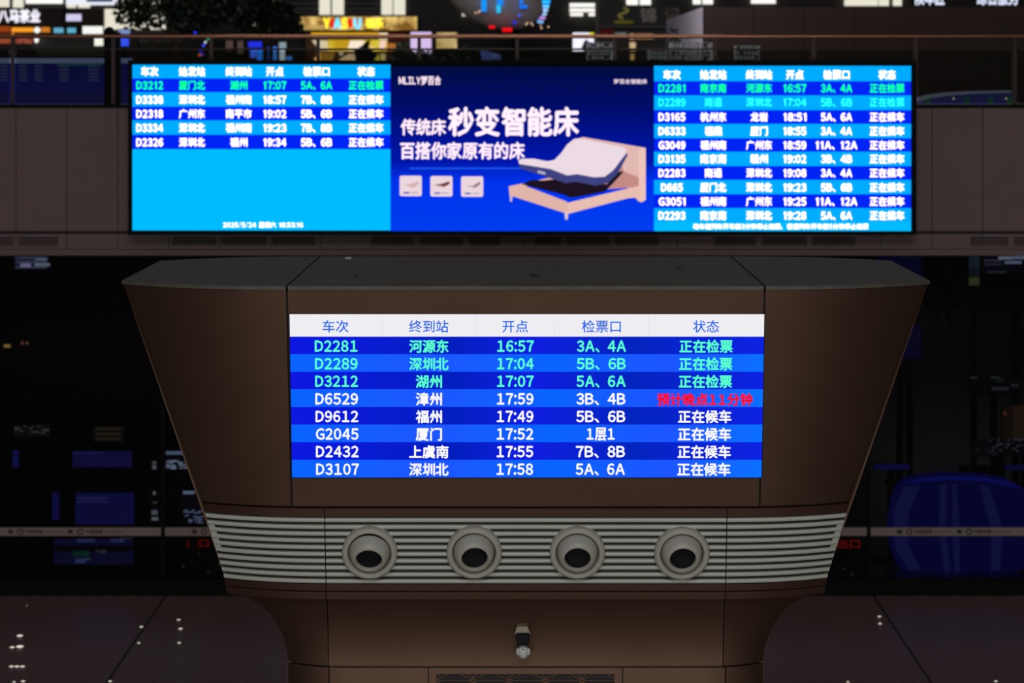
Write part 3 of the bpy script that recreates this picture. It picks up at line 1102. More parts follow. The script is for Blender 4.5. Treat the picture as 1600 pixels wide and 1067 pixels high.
panel(ts, 'poster', (-20, 53, 16.5, 68), DS - 0.05, (140, 75, 48), 1.0, m=emis_noise('left_poster', (150, 70, 40), (95, 60, 50), 3))
panel(ts, 'display_case', (24, 53, 51, 68), DS - 0.07, (110, 35, 20), 1.0, m=emis_noise('case_wares', (95, 26, 14), (150, 78, 60), 5))
MB().sphere(P(58, 47, DS - 0.1), 0.085, 14, 8, (1.05, 0.6, 1)).build('lamp', m_lamp, ts, smooth=True)
MB().sphere(P(57, 61, DS - 0.1), 0.065, 14, 8, (0.95, 0.6, 1.7)).build('lamp', m_lamp, ts, smooth=True)
panel(ts, 'cool_panel', (84, 43.5, 99, 51.5), DS - 0.05, (98, 170, 200), 1.0)
panel(ts, 'cool_panel', (105, 43.5, 118.5, 51.5), DS - 0.05, (92, 172, 200), 1.0)
panel(ts, 'white_panel', (129, 41, 160.5, 53), DS - 0.05, (250, 252, 244), 1.0)
panel(ts, 'white_panel', (147.5, 56, 161, 71.5), DS - 0.05, (244, 250, 232), 1.0)
MB().pbox(-60, 54, 147, 76, DS + 0.1, 0.15).build('back_wall', mat('dull_olive', (0.10, 0.10, 0.09), 0.6), ts)
MB().pbox(56, 73, 162, 142, DS - 0.9, 0.6).build('counter', mat('olive_counter', (0.16, 0.15, 0.12), 0.6), ts, bevel=0.02)

# opposite timetable's reflection in the left balustrade glass, built as a glowing board
ib = thing('mirrored_board', 'dim blue reflection of a timetable, built as a board behind the left balustrade glass', 'display', ground(0, 100, 44.6))
d_ = 44.6
MB().pbox(-40, 88, 208, 165, d_ + 0.02, 0.08).build('housing', M_HOUS, ib)  # backing made up to carry the reflection
MB().pbox(-38, 90, 207, 164, d_, 0.03).build('screen', emis_ramp('mirrored_board_glow', 'Z', [(0.0, (30, 26, 66)), (0.35, (22, 22, 92)), (1.0, (14, 16, 74))]), ib)  # the reflected timetable, given its own glow
MB().pbox(-38, 91, 207, 99, d_ - 0.01, 0.01).build('header_band', emis((88, 100, 134), 1), ib)
for x, w in ((36, 12), (60, 13), (100, 14), (146, 16), (5, 14)):
    mb = MB()
    for k in range(5):
        mb.pbox(x - w / 2, 102 + k * 5.4, x + w / 2, 105 + k * 5.4, d_ - 0.01, 0.005)
    mb.build('text_column', emis((52, 56, 98), 1), ib)
MB().pbox(90, 100, 160, 103, d_ - 0.012, 0.005).build('mirrored_green_row', emis((20, 70, 74), 1), ib)

# trees with dense dark crowns
def foliage(mb, c, rx, ry, rz, n, size, rng):
    for _ in range(n):
        while True:
            u = Vector((rng.uniform(-1, 1), rng.uniform(-1, 1), rng.uniform(-1, 1)))
            if u.length < 1:
                break
        if u.length < 0.35 and rng.random() < 0.5:
            continue
        p = Vector(c) + Vector((u.x * rx, u.y * ry, u.z * rz))
        a = Vector((rng.uniform(-1, 1), rng.uniform(-1, 1), rng.uniform(-0.8, 0.8))).normalized()
        b = a.orthogonal().normalized()
        b = (b * math.cos(rng.uniform(0, 3)) + a.cross(b) * math.sin(rng.uniform(0, 3))).normalized()
        s = size * rng.uniform(0.7, 1.3)
        mb.add([p - a * s, p + b * s * 0.45, p + a * s, p - b * s * 0.45], [(0, 1, 2, 3)])


def tree(lb, x, d_, blobs, n, k, trunk_top, group):
    rng = random.Random(k)
    g = ground(0, x, d_)
    t = thing('indoor_tree', lb, 'tree', g, group)
    tr = MB()
    top = P(x, trunk_top, d_)
    tr.tube(g + Vector((0, 0, 0.3)), top, 0.08, 10, 0.05)
    for px_, py_ in [b_[:2] for b_ in blobs]:
        tr.tube(top - Vector((0, 0, 0.25)), P(px_, py_, d_), 0.03, 6, 0.012)
    tr.build('trunk', M_BARK, t, smooth=True)
    mb = MB()
    k_ = d_ / FPX
    for bl in blobs:
        px_, py_, r1, r2 = bl[:4]
        foliage(mb, P(px_, py_, d_), r1 * k_, r1 * k_ * 0.9, r2 * k_, int(n * r1 * r2 / 2500 * (1 if len(bl) < 5 else bl[4])), 0.085, rng)
    mb.build('foliage', M_LEAF, t)['kind'] = 'stuff'
    MB().lathe([(0.0, 0.0), (0.3, 0.0), (0.36, 0.42), (0.33, 0.42), (0.31, 0.34), (0.0, 0.34)], Matrix.Translation(g), 20).build('planter', mat('dark_planter', (0.03, 0.028, 0.026), 0.6), t, smooth=True)


tree('dark leafy tree right of the tea shop, crown against the pale panel', 275, 62, [(300, 8, 50, 46), (232, 8, 40, 40, 0.42), (335, -6, 52, 48), (205, 18, 30, 30, 0.30)], 2600, 3, 40, 'trees behind the balustrade')
tree('dark leafy tree left of the yellow lit snack shop', 415, 67, [(400, 16, 52, 38, 0.7), (435, 30, 36, 28, 0.9), (375, -4, 46, 42, 0.8), (446, 46, 30, 14)], 2600, 4, 40, 'trees behind the balustrade')

# coloured bulbs hanging below the first tree
sl = thing('string_lights', 'short string of tiny coloured bulbs hanging left of the snack shop', 'lights', P(305, 48, 61))
pts = [(305, 51, (40, 50, 255)), (325, 61, (20, 150, 80)), (321, 66, (200, 205, 220)), (318, 71, (60, 80, 255)), (330, 72, (30, 30, 170)), (313, 80, (40, 40, 200)), (312, 86, (255, 110, 30)), (316, 85, (120, 60, 255)), (330, 88, (40, 90, 255))]
w_ = MB()
prev = P(305, 15, 61)
for x, y, c in pts:
    p = P(x, y, 61)
    w_.tube(prev, p, 0.004, 5)
    prev = p
    MB().sphere(p, 0.028, 10, 6).build('bulb', emis(c, 1.3), sl, smooth=True)
w_.tube(prev, Vector((prev.x, prev.y, ZM)), 0.004, 5)
w_.build('wire', M_HOUS, sl)

# dim wares between the trees
wallthing('blue_screen', 'small bright blue upright screen just right of the black post', 'screen', (186, 57, 201, 72), DS - 3, (52, 82, 240))
wallthing('pale_sign', 'small pale blue sign above the small upright blue screen', 'sign', (185, 46, 203, 53), DS - 2.5, (120, 140, 190))
sh = thing('goods_shelf', 'dim pinkish goods shelf below the first tree', 'shelf', ground(0, 250, DS - 4))
for k, y in enumerate((57, 66, 75, 86)):
    MB().pbox(215, y, 284, y + 1.5, DS - 4, 0.4).build('board', M_GREY, sh)
for k in range(9):
    c_ = random.choice([(0.30, 0.10, 0.13), (0.16, 0.2, 0.13), (0.25, 0.2, 0.22), (0.12, 0.1, 0.1)])
    MB().pbox(218 + k * 7.3, 58.8 + (k % 2) * 1.5, 223.5 + k * 7.3, 66, DS - 3.95, 0.2).build('carton', mat('carton_%d' % (k % 4), c_, 0.6), sh)
MB().pbox(215, 56, 216.4, 143.9, DS - 4, 0.4).build('upright', M_GREY, sh)
MB().pbox(282.6, 56, 284, 143.9, DS - 4, 0.4).build('upright', M_GREY, sh)
for i, q in enumerate(((353, 63, 364, 79), (371, 64, 380, 84))):
    wallthing('tan_poster', ('dim tan poster left of the vivid blue panels, left of two', 'dim tan poster left of the vivid blue panels, right of two')[i], 'poster', q, DS - 3, (78, 62, 58), 1, group='dim tan posters')
bp = thing('blue_panel_display', 'group of vivid blue lit panels left of the snack shop', 'display', ground(0, 410, DS - 3))
for q, c in (((388, 65, 409, 74), (35, 50, 225)), ((391, 77, 401, 90), (70, 110, 255)), ((402, 76, 410, 97), (40, 120, 250)), ((414, 73, 420, 97), (40, 90, 220)), ((427, 73, 432, 97), (60, 130, 230)),
             ((436, 66, 447, 76), (130, 150, 160)), ((437, 78, 445, 97), (190, 205, 225)), ((447, 88, 456, 97), (60, 130, 215))):
    panel(bp, 'lit_panel', q, DS - 3, c, 1.0, 0.5)
MB().pbox(386, 98, 458, 130, DS - 3, 0.5).build('base', M_HOUS, bp)

# snack shop with a yellow lit interior
ss = thing('snack_shop_front', 'yellow lit snack shop with bright coloured lettering on its sign', 'shop front', ground(0, 560, DS - 1))
d_ = DS - 1
MB().pbox(463, 25, 653, 48.5, d_ + 0.02, 0.3).build('sign_box', M_HOUS, ss)
MB().pbox(465, 26, 651.5, 47, d_, 0.03).build('sign_face', emis_noise('mottled_sign', (130, 90, 36), (240, 205, 120), 2.6), ss)
for t, x, c in (('Y', 510.5, (255, 222, 40)), ('A', 527, (90, 205, 255)), ('S', 538.5, (255, 214, 40)), ('U', 558.5, (90, 205, 255))):
    sign('sign_letter', t, x, 36.5, 11.5, 20, d_ - 0.03, emis(c, 1.6), ss, 0.07)
for x in (518.5, 547):
    MB().pbox(x - 3.5, 29, x + 3.5, 43, d_ - 0.03, 0.02).build('sign_letter', emis((235, 40, 24), 1.0), ss)
sign('sign_letter', '福乐', 585, 36.5, 29, 16, d_ - 0.03, emis((255, 230, 60), 1.6), ss, 0.05)
MB().pbox(478, 49.5, 660, 150, d_ + 0.25, 0.05).build('back_wall', mat('shop_brown', (0.16, 0.07, 0.03), 0.6), ss)
panel(ss, 'light_band', (486, 51, 592, 59.5), d_, (222, 168, 20), 1.0, 0.4)
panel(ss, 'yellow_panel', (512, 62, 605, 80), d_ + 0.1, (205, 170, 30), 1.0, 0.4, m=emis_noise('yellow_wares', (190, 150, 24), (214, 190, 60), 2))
panel(ss, 'light_panel', (592, 51.5, 605.5, 61), d_ - 0.02, (255, 232, 190), 1.0, 0.4)
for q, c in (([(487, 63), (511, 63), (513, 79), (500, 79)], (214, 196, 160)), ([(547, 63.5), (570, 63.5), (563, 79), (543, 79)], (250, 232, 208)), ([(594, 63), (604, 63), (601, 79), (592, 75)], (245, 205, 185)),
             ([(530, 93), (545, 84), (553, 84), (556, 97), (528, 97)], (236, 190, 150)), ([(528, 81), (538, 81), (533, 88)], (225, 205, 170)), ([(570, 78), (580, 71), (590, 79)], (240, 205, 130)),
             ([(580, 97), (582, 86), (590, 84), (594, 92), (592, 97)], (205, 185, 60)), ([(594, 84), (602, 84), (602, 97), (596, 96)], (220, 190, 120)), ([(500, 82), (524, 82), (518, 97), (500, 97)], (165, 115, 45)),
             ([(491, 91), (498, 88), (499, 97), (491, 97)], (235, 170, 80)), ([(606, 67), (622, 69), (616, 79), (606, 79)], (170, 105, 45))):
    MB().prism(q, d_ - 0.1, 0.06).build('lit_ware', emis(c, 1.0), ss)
MB().prism([(552, 80), (566, 71), (574, 63), (578, 63), (576, 74), (590, 86), (582, 97), (556, 97), (558, 84)], d_ - 0.5, 0.2).build('dark_canopy', M_HOUS, ss)
MB().pbox(606, 51, 632, 61.5, d_ - 0.05, 0.1).build('red_board', emis((70, 20, 14), 1.0), ss)
MB().pbox(478, 99, 660, 140, d_ - 1.0, 0.6).build('counter', mat('shop_counter', (0.1, 0.06, 0.04), 0.5), ss)

wallthing('lilac_screen', 'pale lilac lit screen right of the snack shop', 'screen', (641.5, 50, 674, 84), DS - 3, (216, 190, 236), 1.0)
wallthing('tan_picture', 'tan lit picture panel right of the lilac screen', 'picture', (682, 51, 714, 77.5), DS - 2, (190, 164, 100), 1.0, m=emis_noise('tan_picture_print', (150, 128, 66), (206, 182, 126), 2.2))


def shrub(lb, x, d_, rx, ytop, n, k, group):
    rng = random.Random(k)
    g = ground(0, x, d_)
    t = thing('potted_shrub', lb, 'shrub', g, group)
    zt_ = P(0, ytop, d_).z
    mb = MB()
    r = rx * d_ / FPX
    z0_ = ZM + 0.35
    foliage(mb, (g.x, g.y, (zt_ + z0_) / 2), r, r, (zt_ - z0_) / 2, n, 0.07, rng)
    mb.build('foliage', M_LEAF, t)['kind'] = 'stuff'
    tr = MB()
    for q in range(4):
        tr.tube(g + Vector((0, 0, 0.3)), Vector((g.x + rng.uniform(-r, r) * 0.6, g.y, zt_ - 0.15)), 0.014, 6, 0.006)
    tr.build('stem', M_BARK, t)
    MB().lathe([(0.0, 0.0), (0.18, 0.0), (0.24, 0.38), (0.21, 0.38), (0.2, 0.33), (0.0, 0.33)], Matrix.Translation(g), 16).build('pot', mat('dark_planter', (0.03, 0.028, 0.026), 0.6), t, smooth=True)


for i, (x, rx, yt, lb) in enumerate(((628, 20, 64, 'dark potted shrub just left of the lilac screen'), (660, 24, 74, 'dark potted shrub in front of the lilac screen'),
                                     (705, 24, 76, 'dark potted shrub in front of the tan picture panel'), (735, 18, 68, 'dark potted shrub left of the blue tarpaulin'),
                                     (1052, 16, 44, 'dark potted shrub against the pale flank of the brown wall'))):
    shrub(lb, x, 54 + 1.6 * (i % 4) if i < 4 else 50.5, rx, yt, 260, 20 + i, 'potted shrubs behind the balustrade')

# hanging hull shaped decoration with blue, red and warm lights, round blue display behind it
hu = thing('hanging_hull', 'grey hull shaped hanging decoration with blue and red lights', 'decoration', P(790, 10, 63))
mb = MB()
cc = P(772, -3, 63)
rot = Matrix.Rotation(math.radians(17), 4, 'Y')
prof_ = [(0.02, -1.25), (0.25, -1.12), (0.48, -0.8), (0.64, -0.4), (0.70, 0), (0.66, 0.4), (0.52, 0.8), (0.3, 1.08), (0.02, 1.2)]
Mh = Matrix.Translation(cc) @ rot @ Matrix.Rotation(math.pi / 2, 4, 'Y')
mb.lathe(prof_, Mh, 28)
mb.build('hull', M_HULL, hu, smooth=True)
for q, c in (((752, -5, 760, 18), (20, 150, 255)), ((777, -5, 786, 8), (20, 140, 255)), ((776, 8, 782, 20), (40, 200, 255)), ((812, -5, 817, 6), (30, 130, 255)), ((812, 8, 824, 13), (10, 120, 250)),
             ((809, 22, 814, 26), (60, 90, 230)), ((801, 32, 807, 38), (30, 50, 190))):
    MB().pbox(*q, 62.2, 0.05).build('blue_light', emis(c, 1.0), hu)
for q in ((764, 40, 773, 44.5), (785, 43.5, 800, 49.5)):
    MB().pbox(*q, 62.2, 0.08).build('red_light', emis((250, 10, 20), 1.0), hu)
for x, y in ((822, 38), (824, 36), (830, 36), (832, 39), (845, 40), (846, 44), (857, 42), (743, 20), (748, 19), (750, 17)):
    MB().sphere(P(x, y, 62), 0.017, 8, 6).build('warm_bulb', emis((255, 205, 165), 1.2), hu, smooth=True)
MB().tube(cc + Vector((0, 0, 0.5)), cc + Vector((0, 0, 3)), 0.02, 6).build('hanger', M_HOUS, hu)
rd = thing('round_display', 'round bright blue striped display behind the grey hull', 'display', ground(0, 808, 66))
mb = MB()
c0 = P(806, -12, 66)
R_ = 56 * 66 / FPX
n = 48
ring_o = [c0 + Vector((R_ * math.cos(2 * math.pi * i / n), 0, R_ * math.sin(2 * math.pi * i / n))) for i in range(n)]
ring_i = [c0 + Vector((R_ * 0.6 * math.cos(2 * math.pi * i / n), 0, R_ * 0.6 * math.sin(2 * math.pi * i / n))) for i in range(n)]
mb.add(ring_o + ring_i, [(i, (i + 1) % n, n + (i + 1) % n, n + i) for i in range(n)])
mb.build('ring_screen', emis((10, 120, 255), 1.0), rd)
bk_ = MB()
bk_.add([p + Vector((0, 0.02, 0)) for p in ring_o] + [p + Vector((0, 0.15, 0)) for p in ring_o], [tuple(range(n - 1, -1, -1)), tuple(range(n, 2 * n))] + [(i, (i + 1) % n, n + (i + 1) % n, n + i) for i in range(n)])
bk_.build('housing', M_HOUS, rd)
for y, x0, x1, c in ((3, 836, 859, (60, 210, 255)), (10, 838, 858, (120, 220, 255)), (16, 839, 856, (190, 225, 255)), (22, 839, 854, (170, 220, 255)), (28, 838, 852, (205, 150, 235)), (34, 840, 849, (130, 190, 255))):
    MB().pbox(x0, y - 2, x1, y + 2, 65.95, 0.02).build('stripe', emis(c, 1.0), rd)
MB().box(c0.x - 0.1, c0.x + 0.1, 66.05, 66.2, ZM, c0.z - R_ + 0.1).build('mast', M_HOUS, rd)

tp = thing('blue_tarpaulin', 'folded blue tarpaulin lying behind the balustrade under the hull', 'tarpaulin', ground(0, 767, 52))
MB().prism([(750, 79), (762, 80), (783, 86), (783, 98), (778, 155.6), (756, 155.6), (753, 92)], 52, 0.5).build('sheet', mat('blue_sheet', (0.05, 0.09, 0.42), 0.5), tp)
MB().prism([(766, 84), (783, 86), (772, 92)], 51.95, 0.04).build('fold', mat('pale_blue_sheet', (0.12, 0.20, 0.55), 0.5), tp)
wallthing('pale_blue_box', 'small pale blue lit box low behind the balustrade, right of the tarpaulin', 'box', (816, 94, 836, 99), 52, (90, 150, 190))

# bright white screen, dark signed shop
wsn = wallthing('white_screen', 'bright white screen with a yellow corner above the handrail', 'screen', (895, 51, 928, 80), DS - 4, (240, 240, 255), 1.1)
MB().pbox(921, 51, 928, 60, DS - 4.02, 0.01).build('yellow_corner', emis((226, 220, 40), 1.0), wsn)
MB().prism([(912, 66), (916, 61), (921, 66), (928, 68), (929, 81), (914, 81), (908, 76)], DS - 4.04, 0.02).build('dark_figure_print', emis((30, 28, 44), 1.0), wsn)
ds = thing('dark_shop_front', 'dark shop front with a faint yellow emblem on its sign', 'shop front', ground(0, 990, DS - 1))
d_ = DS - 1
MB().pbox(936, 8, 1062, 40, d_, 0.3).build('sign_board', mat('dark_sign', (0.018, 0.012, 0.011), 0.5), ds)
mb = MB()
for k in range(22):          # S shaped emblem
    t0, t1 = k / 22, (k + 1) / 22
    f = lambda t: P(974 + 7.5 * math.sin(2 * math.pi * t) * (1 if t < 0.5 else 1), 12 + 17 * t, d_ - 0.02)
    a_, b_ = f(t0), f(t1)
    mb.tube(a_, b_, 0.032, 6)
mb.build('emblem', emis((96, 92, 44), 1), ds)
MB().pbox(960, 32.5, 989, 36.5, d_ - 0.02, 0.02).build('emblem_bar', emis((78, 76, 16), 1), ds)
sign('sign_letter', '锦', 1012.5, 24, 25, 25, d_ - 0.02, emis((72, 68, 66), 1), ds, 0.02)
sign('sign_letter', '记', 1050, 24, 25, 25, d_ - 0.02, emis((50, 46, 44), 1), ds, 0.02)
MB().pbox(935, 40.5, 1042, 43.5, d_ - 0.05, 0.3).build('lintel', mat('grey_lintel', (0.15, 0.14, 0.13), 0.5), ds)
MB().pbox(930, 5, 936, 140, d_ - 0.05, 0.3).build('jamb', mat('grey_lintel', (0.15, 0.14, 0.13), 0.5), ds)
MB().pbox(936, 44, 1042, 140, d_ + 0.22, 0.05).build('back_wall', mat('shop_grey', (0.07, 0.065, 0.06), 0.6), ds)
for q, c in (((984, 53, 991, 61), (222, 168, 110)), ((984, 66, 993, 79), (196, 168, 128)), ((985, 84, 991, 98), (200, 150, 90)), ((993, 53, 1021, 61), (160, 116, 76)), ((961, 51, 979, 57), (96, 108, 106)), ((939, 46, 959, 56), (60, 14, 14))):
    panel(ds, 'lit_panel', q, d_ - 0.05, c, 1.0, 0.3)
for q, lb in (((918, 66, 958, 98), 'pale crowded goods rack right of the white screen'), ((1014, 78, 1042, 98), 'low pale goods rack left of the tall pale rack'), ((1048, 66, 1092, 98), 'tall pale goods rack below the flank of the brown wall'),
              ((1098, 66, 1112, 94), 'narrow pale goods rack beside the balustrade post'), ((1150, 71, 1186, 92), 'pale slatted goods stand seen through glass above the right timetable')):
    dd = 46.2
    rk = thing('goods_rack', lb, 'rack', ground(0, (q[0] + q[2]) / 2, dd), 'pale goods racks behind the balustrade')
    ny = max(2, int((q[3] - q[1]) / 6))
    nxk = max(2, int((q[2] - q[0]) / 6))
    rng = random.Random(int(q[0]))
    for j in range(ny + 1):
        y = q[1] + (q[3] - q[1]) * j / ny
        MB().pbox(q[0], y, q[2], y + 0.8, dd, 0.3).build('shelf', mat('rack_grey', (0.4, 0.42, 0.43), 0.5), rk)
        if j < ny:
            for i in range(nxk):
                if rng.random() < 0.25:
                    continue
                xa = q[0] + (q[2] - q[0]) * (i + 0.1) / nxk
                MB().pbox(xa, y + 1.6 + rng.uniform(0, 1.5), xa + (q[2] - q[0]) / nxk * 0.75, y + (q[3] - q[1]) / ny, dd + 0.02, 0.2).build('packet', mat('packet_%d' % rng.randint(0, 2), random.choice([(0.66, 0.72, 0.76), (0.5, 0.55, 0.58), (0.75, 0.75, 0.78)]), 0.5), rk)
    for x in (q[0], q[2]):
        a_ = P(x, q[1], dd)
        MB().box(a_.x - 0.012, a_.x + 0.012, dd, dd + 0.3, ZM, a_.z).build('upright', mat('rack_grey', (0.4, 0.42, 0.43), 0.5), rk)

# curved blue screen reflection in the right glass, built as a glowing block
bc = thing('mirrored_screen', 'dim blue reflection of a screen with pale curved top, built behind the right balustrade', 'counter', ground(0, 1510, 45))  # a reflection in the glass, no counter stands here
top_ = [(1437, 153), (1450, 149), (1480, 145), (1520, 142.5), (1580, 141.5)]
bot_ = [(1580, 145), (1520, 146.5), (1480, 149.5), (1450, 154), (1439, 159)]
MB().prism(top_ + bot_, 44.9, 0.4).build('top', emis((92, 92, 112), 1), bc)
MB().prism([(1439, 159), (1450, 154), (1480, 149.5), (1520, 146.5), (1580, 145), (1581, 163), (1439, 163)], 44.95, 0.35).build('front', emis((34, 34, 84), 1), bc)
for x in (1449, 1511, 1548, 1577):
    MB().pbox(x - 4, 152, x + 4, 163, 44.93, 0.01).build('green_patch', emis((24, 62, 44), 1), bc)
for x in (1490, 1572):
    MB().sphere(P(x, 154, 44.9), 0.018, 8, 6).build('light_dot', emis((210, 190, 160), 1), bc)

# ------------------------------------------------------------------ behind the lower glass wall


def dim(nm, lb, cat, q, d_, c, cells=None, group=None):
    """free-standing unit in the dark room behind the glass: lit face, housing, leg to the floor"""
    xm = P((q[0] + q[2]) / 2, 0, d_).x
    t = thing(nm, lb, cat, (xm, d_, 0), group)
    panel(t, 'face', q, d_, c, 1.0, 1.0)
    a = P(0, q[3], d_).z
    if a > 0.2:
        MB().box(xm - 0.06, xm + 0.06, d_ + 0.03, d_ + 0.15, 0.02, a).build('leg', M_HOUS, t)
        MB().box(xm - 0.3, xm + 0.3, d_ - 0.15, d_ + 0.3, 0, 0.03).build('foot', M_HOUS, t)
    for qq, cc_ in cells or []:
        MB().pbox(*qq, d_ - 0.012, 0.006).build('mark', emis(cc_, 1), t)
    return t


def strokes(x0, y0, x1, y1, c, rng, n):
    out = []
    for _ in range(n):
        w, h = rng.uniform(2, 6), rng.uniform(1.0, 2.2)
        x, y = rng.uniform(x0, x1 - w), rng.uniform(y0, y1 - h)
        out.append(((x, y, x + w, y + h), c))
    return out


rg = random.Random(11)
dim('wall_sign', 'pale striped lit sign under the ledge at the far left', 'sign', (23, 400.5, 74, 420), 52, (58, 66, 92),
    [((25, y, 72, y + 1.6), (130, 140, 165)) for y in (402, 408.5, 417)] + [((32, 411.5, 48, 417), (215, 190, 250)), ((55, 404, 74, 407), (170, 180, 200)), ((54, 411, 78, 416), (175, 185, 205))])
dim('warm_lamp', 'single warm orange lamp glowing at the far left behind the glass', 'lamp', (6, 538.5, 16, 542.5), 60, (255, 205, 110))
dim('red_lamp', 'pair of dim reddish lamps right of the warm orange lamp', 'lamp', (33, 534.5, 47, 537.5), 60, (46, 20, 16), [((33, 534, 37, 538), (190, 110, 85)), ((41, 534, 45, 538), (205, 130, 105))])
dim('blue_monitor', 'dim navy monitor above the safety strip, left, upper of two', 'monitor', (113, 705, 206, 730), 47, (38, 34, 104), [((115, 706, 160, 708), (64, 60, 150))], 'navy monitors behind the left glass')
dim('blue_monitor', 'dim navy monitor above the safety strip, left, lower of two', 'monitor', (118, 770, 209, 819), 46.4, (34, 33, 110), [((120, 777, 168, 779), (80, 78, 165)), ((120, 783, 168, 784.5), (80, 78, 165))], 'navy monitors behind the left glass')
dim('low_monitor', 'low dim navy monitor with a green patch under the safety strip, left', 'monitor', (84, 842, 208, 882), 45.6, (28, 28, 78),
    [((114, 860, 140, 870), (20, 78, 62)), ((84, 852, 208, 862), (10, 10, 26)), ((120, 842, 148, 847), (80, 84, 140)), ((172, 842, 194, 847), (80, 84, 140)), ((118, 873, 134, 880), (88, 92, 150))])
dim('blue_banner', 'narrow dim blue upright banner left of the navy monitors', 'banner', (82, 770, 92, 812), 47, (36, 34, 120))
dim('blue_banner', 'short dim blue upright banner at the far left behind the glass', 'banner', (20, 704, 29, 730), 48, (40, 40, 130))
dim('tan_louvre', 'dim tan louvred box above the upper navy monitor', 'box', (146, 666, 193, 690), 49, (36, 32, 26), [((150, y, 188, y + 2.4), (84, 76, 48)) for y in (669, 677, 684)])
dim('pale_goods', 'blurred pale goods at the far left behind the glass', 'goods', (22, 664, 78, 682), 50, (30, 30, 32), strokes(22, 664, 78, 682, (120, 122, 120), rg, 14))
dim('white_notice', 'bright white and blue lit notice beside the tower, left', 'notice', (259, 702, 300, 733), 46, (14, 18, 30),
    [((258, 705, 292, 710), (150, 166, 200))] + strokes(258, 718, 300, 733, (205, 220, 250), rg, 42))
dim('white_notice', 'small white blurred notice beside the tower above the safety strip', 'notice', (284, 766, 316, 818), 44.9, (12, 15, 24),
    [((286, 767, 304, 772), (170, 185, 215))] + strokes(286, 796, 318, 818, (150, 165, 205), rg, 32))
dim('vertical_sign', 'narrow upright sign with pale marks left of the mullion, upper', 'sign', (235, 719, 247, 734), 46.6, (14, 14, 16), [((238, 721, 244, 725), (150, 150, 150)), ((238, 727, 244, 733), (165, 165, 165))], 'narrow upright signs')
dim('vertical_sign', 'narrow upright sign with pale marks left of the mullion, lower', 'sign', (233, 766, 249, 816), 45.2, (14, 14, 16), [((239, 768, 243, 773), (170, 170, 175)), ((239, 784, 245, 786), (130, 130, 130)), ((237, 797, 246, 804), (150, 150, 160)), ((237, 808, 247, 813), (170, 170, 175))], 'narrow upright signs')


def mirrored_text(lb, t, x0, x1, y, em, d_, c):  # red lettering mirrored in the glass, built as a glowing board
    xm = P((x0 + x1) / 2, 0, d_).x
    s_ = thing('mirrored_red_text', lb, 'sign', (xm, d_, 0))
    z0_ = P(0, y + em * 0.7, d_).z
    MB().pbox(x0 - 2, y - em * 0.7, x1 + 2, y + em * 0.7, d_ + 0.02, 0.05).build('board', M_HOUS, s_)
    sign('lettering', t, (x0 + x1) / 2, y, x1 - x0, em, d_, emis(c, 1), s_, 0.02)
    MB().box(xm - 0.05, xm + 0.05, d_ + 0.02, d_ + 0.1, 0, z0_).build('leg', M_HOUS, s_)


mirrored_text('dim red reflected characters below the safety strip left of the tower', '出口', 292, 326, 849, 14, 45.2, (170, 24, 12))
mirrored_text('dim red reflected characters below the safety strip right of the tower', '出口', 1308, 1344, 850, 15, 45.2, (175, 30, 12))

# barrel shaped blue display on the right
bd = thing('barrel_display', 'large dim blue barrel shaped display behind the right glass', 'display', (P(1510, 0, 46).x, 46.0, 0))
d_ = 46.0
out = [(1392, 830), (1396, 795), (1402, 772), (1412, 756), (1440, 747), (1480, 744), (1530, 745), (1575, 752), (1600, 765), (1612, 785), (1618, 820), (1614, 860), (1600, 888), (1560, 902), (1500, 905), (1440, 900), (1408, 890), (1396, 862)]
zmin = 0.06
MB().prism([(x, y) for x, y in out], d_, 0.5).build('drum', emis((13, 16, 92), 1), bd)
MB().prism([(1408, 756), (1440, 747), (1480, 744), (1530, 745), (1575, 752), (1600, 765), (1570, 758), (1530, 751), (1480, 750), (1440, 753)], d_ - 0.02, 0.015).build('rim', emis((30, 34, 150), 1), bd)
for pts_ in ([(1412, 760), (1438, 758), (1420, 800), (1418, 850), (1440, 892), (1420, 890), (1398, 855), (1396, 800)], [(1470, 757), (1480, 757), (1478, 830), (1486, 898), (1476, 898), (1466, 830)],
             [(1488, 757), (1495, 757), (1500, 830), (1500, 898), (1492, 898), (1488, 830)], [(1530, 757), (1546, 760), (1568, 830), (1562, 892), (1548, 892), (1550, 830)]):
    MB().prism(pts_, d_ - 0.015, 0.01).build('text_column', emis((38, 42, 112), 1), bd)
MB().prism([(1455, 903), (1500, 905), (1550, 903), (1548, 908), (1500, 911), (1458, 908)], d_ - 0.01, 0.3).build('base', emis((46, 50, 70), 1), bd)
dim('blue_strip', 'thin dim blue lit strip above the barrel display, left', 'light strip', (1366, 726, 1421, 733), 47, (26, 26, 110), None, 'thin blue strips')
dim('blue_strip', 'thin dim blue lit strip above the barrel display, right', 'light strip', (1570, 727, 1640, 734), 47, (26, 26, 100), None, 'thin blue strips')
dim('navy_panel', 'dark navy panel right of the tower under the ledge', 'panel', (1372, 400, 1441, 452), 56, (10, 12, 62))
dim('navy_panel', 'dark navy patch beside the flared right edge of the tower', 'panel', (1404, 508, 1440, 560), 52, (14, 16, 62))
dim('teal_pillar', 'dim teal lit pillar top with yellow patch, far right under the ledge', 'pillar', (1514, 400, 1531, 431), 58, (48, 66, 74), [((1514, 418, 1531, 431), (34, 44, 52)), ])
dim('yellow_sign', 'small dim yellow sign under the teal pillar top', 'sign', (1514, 433, 1530, 446), 57.6, (96, 98, 58))
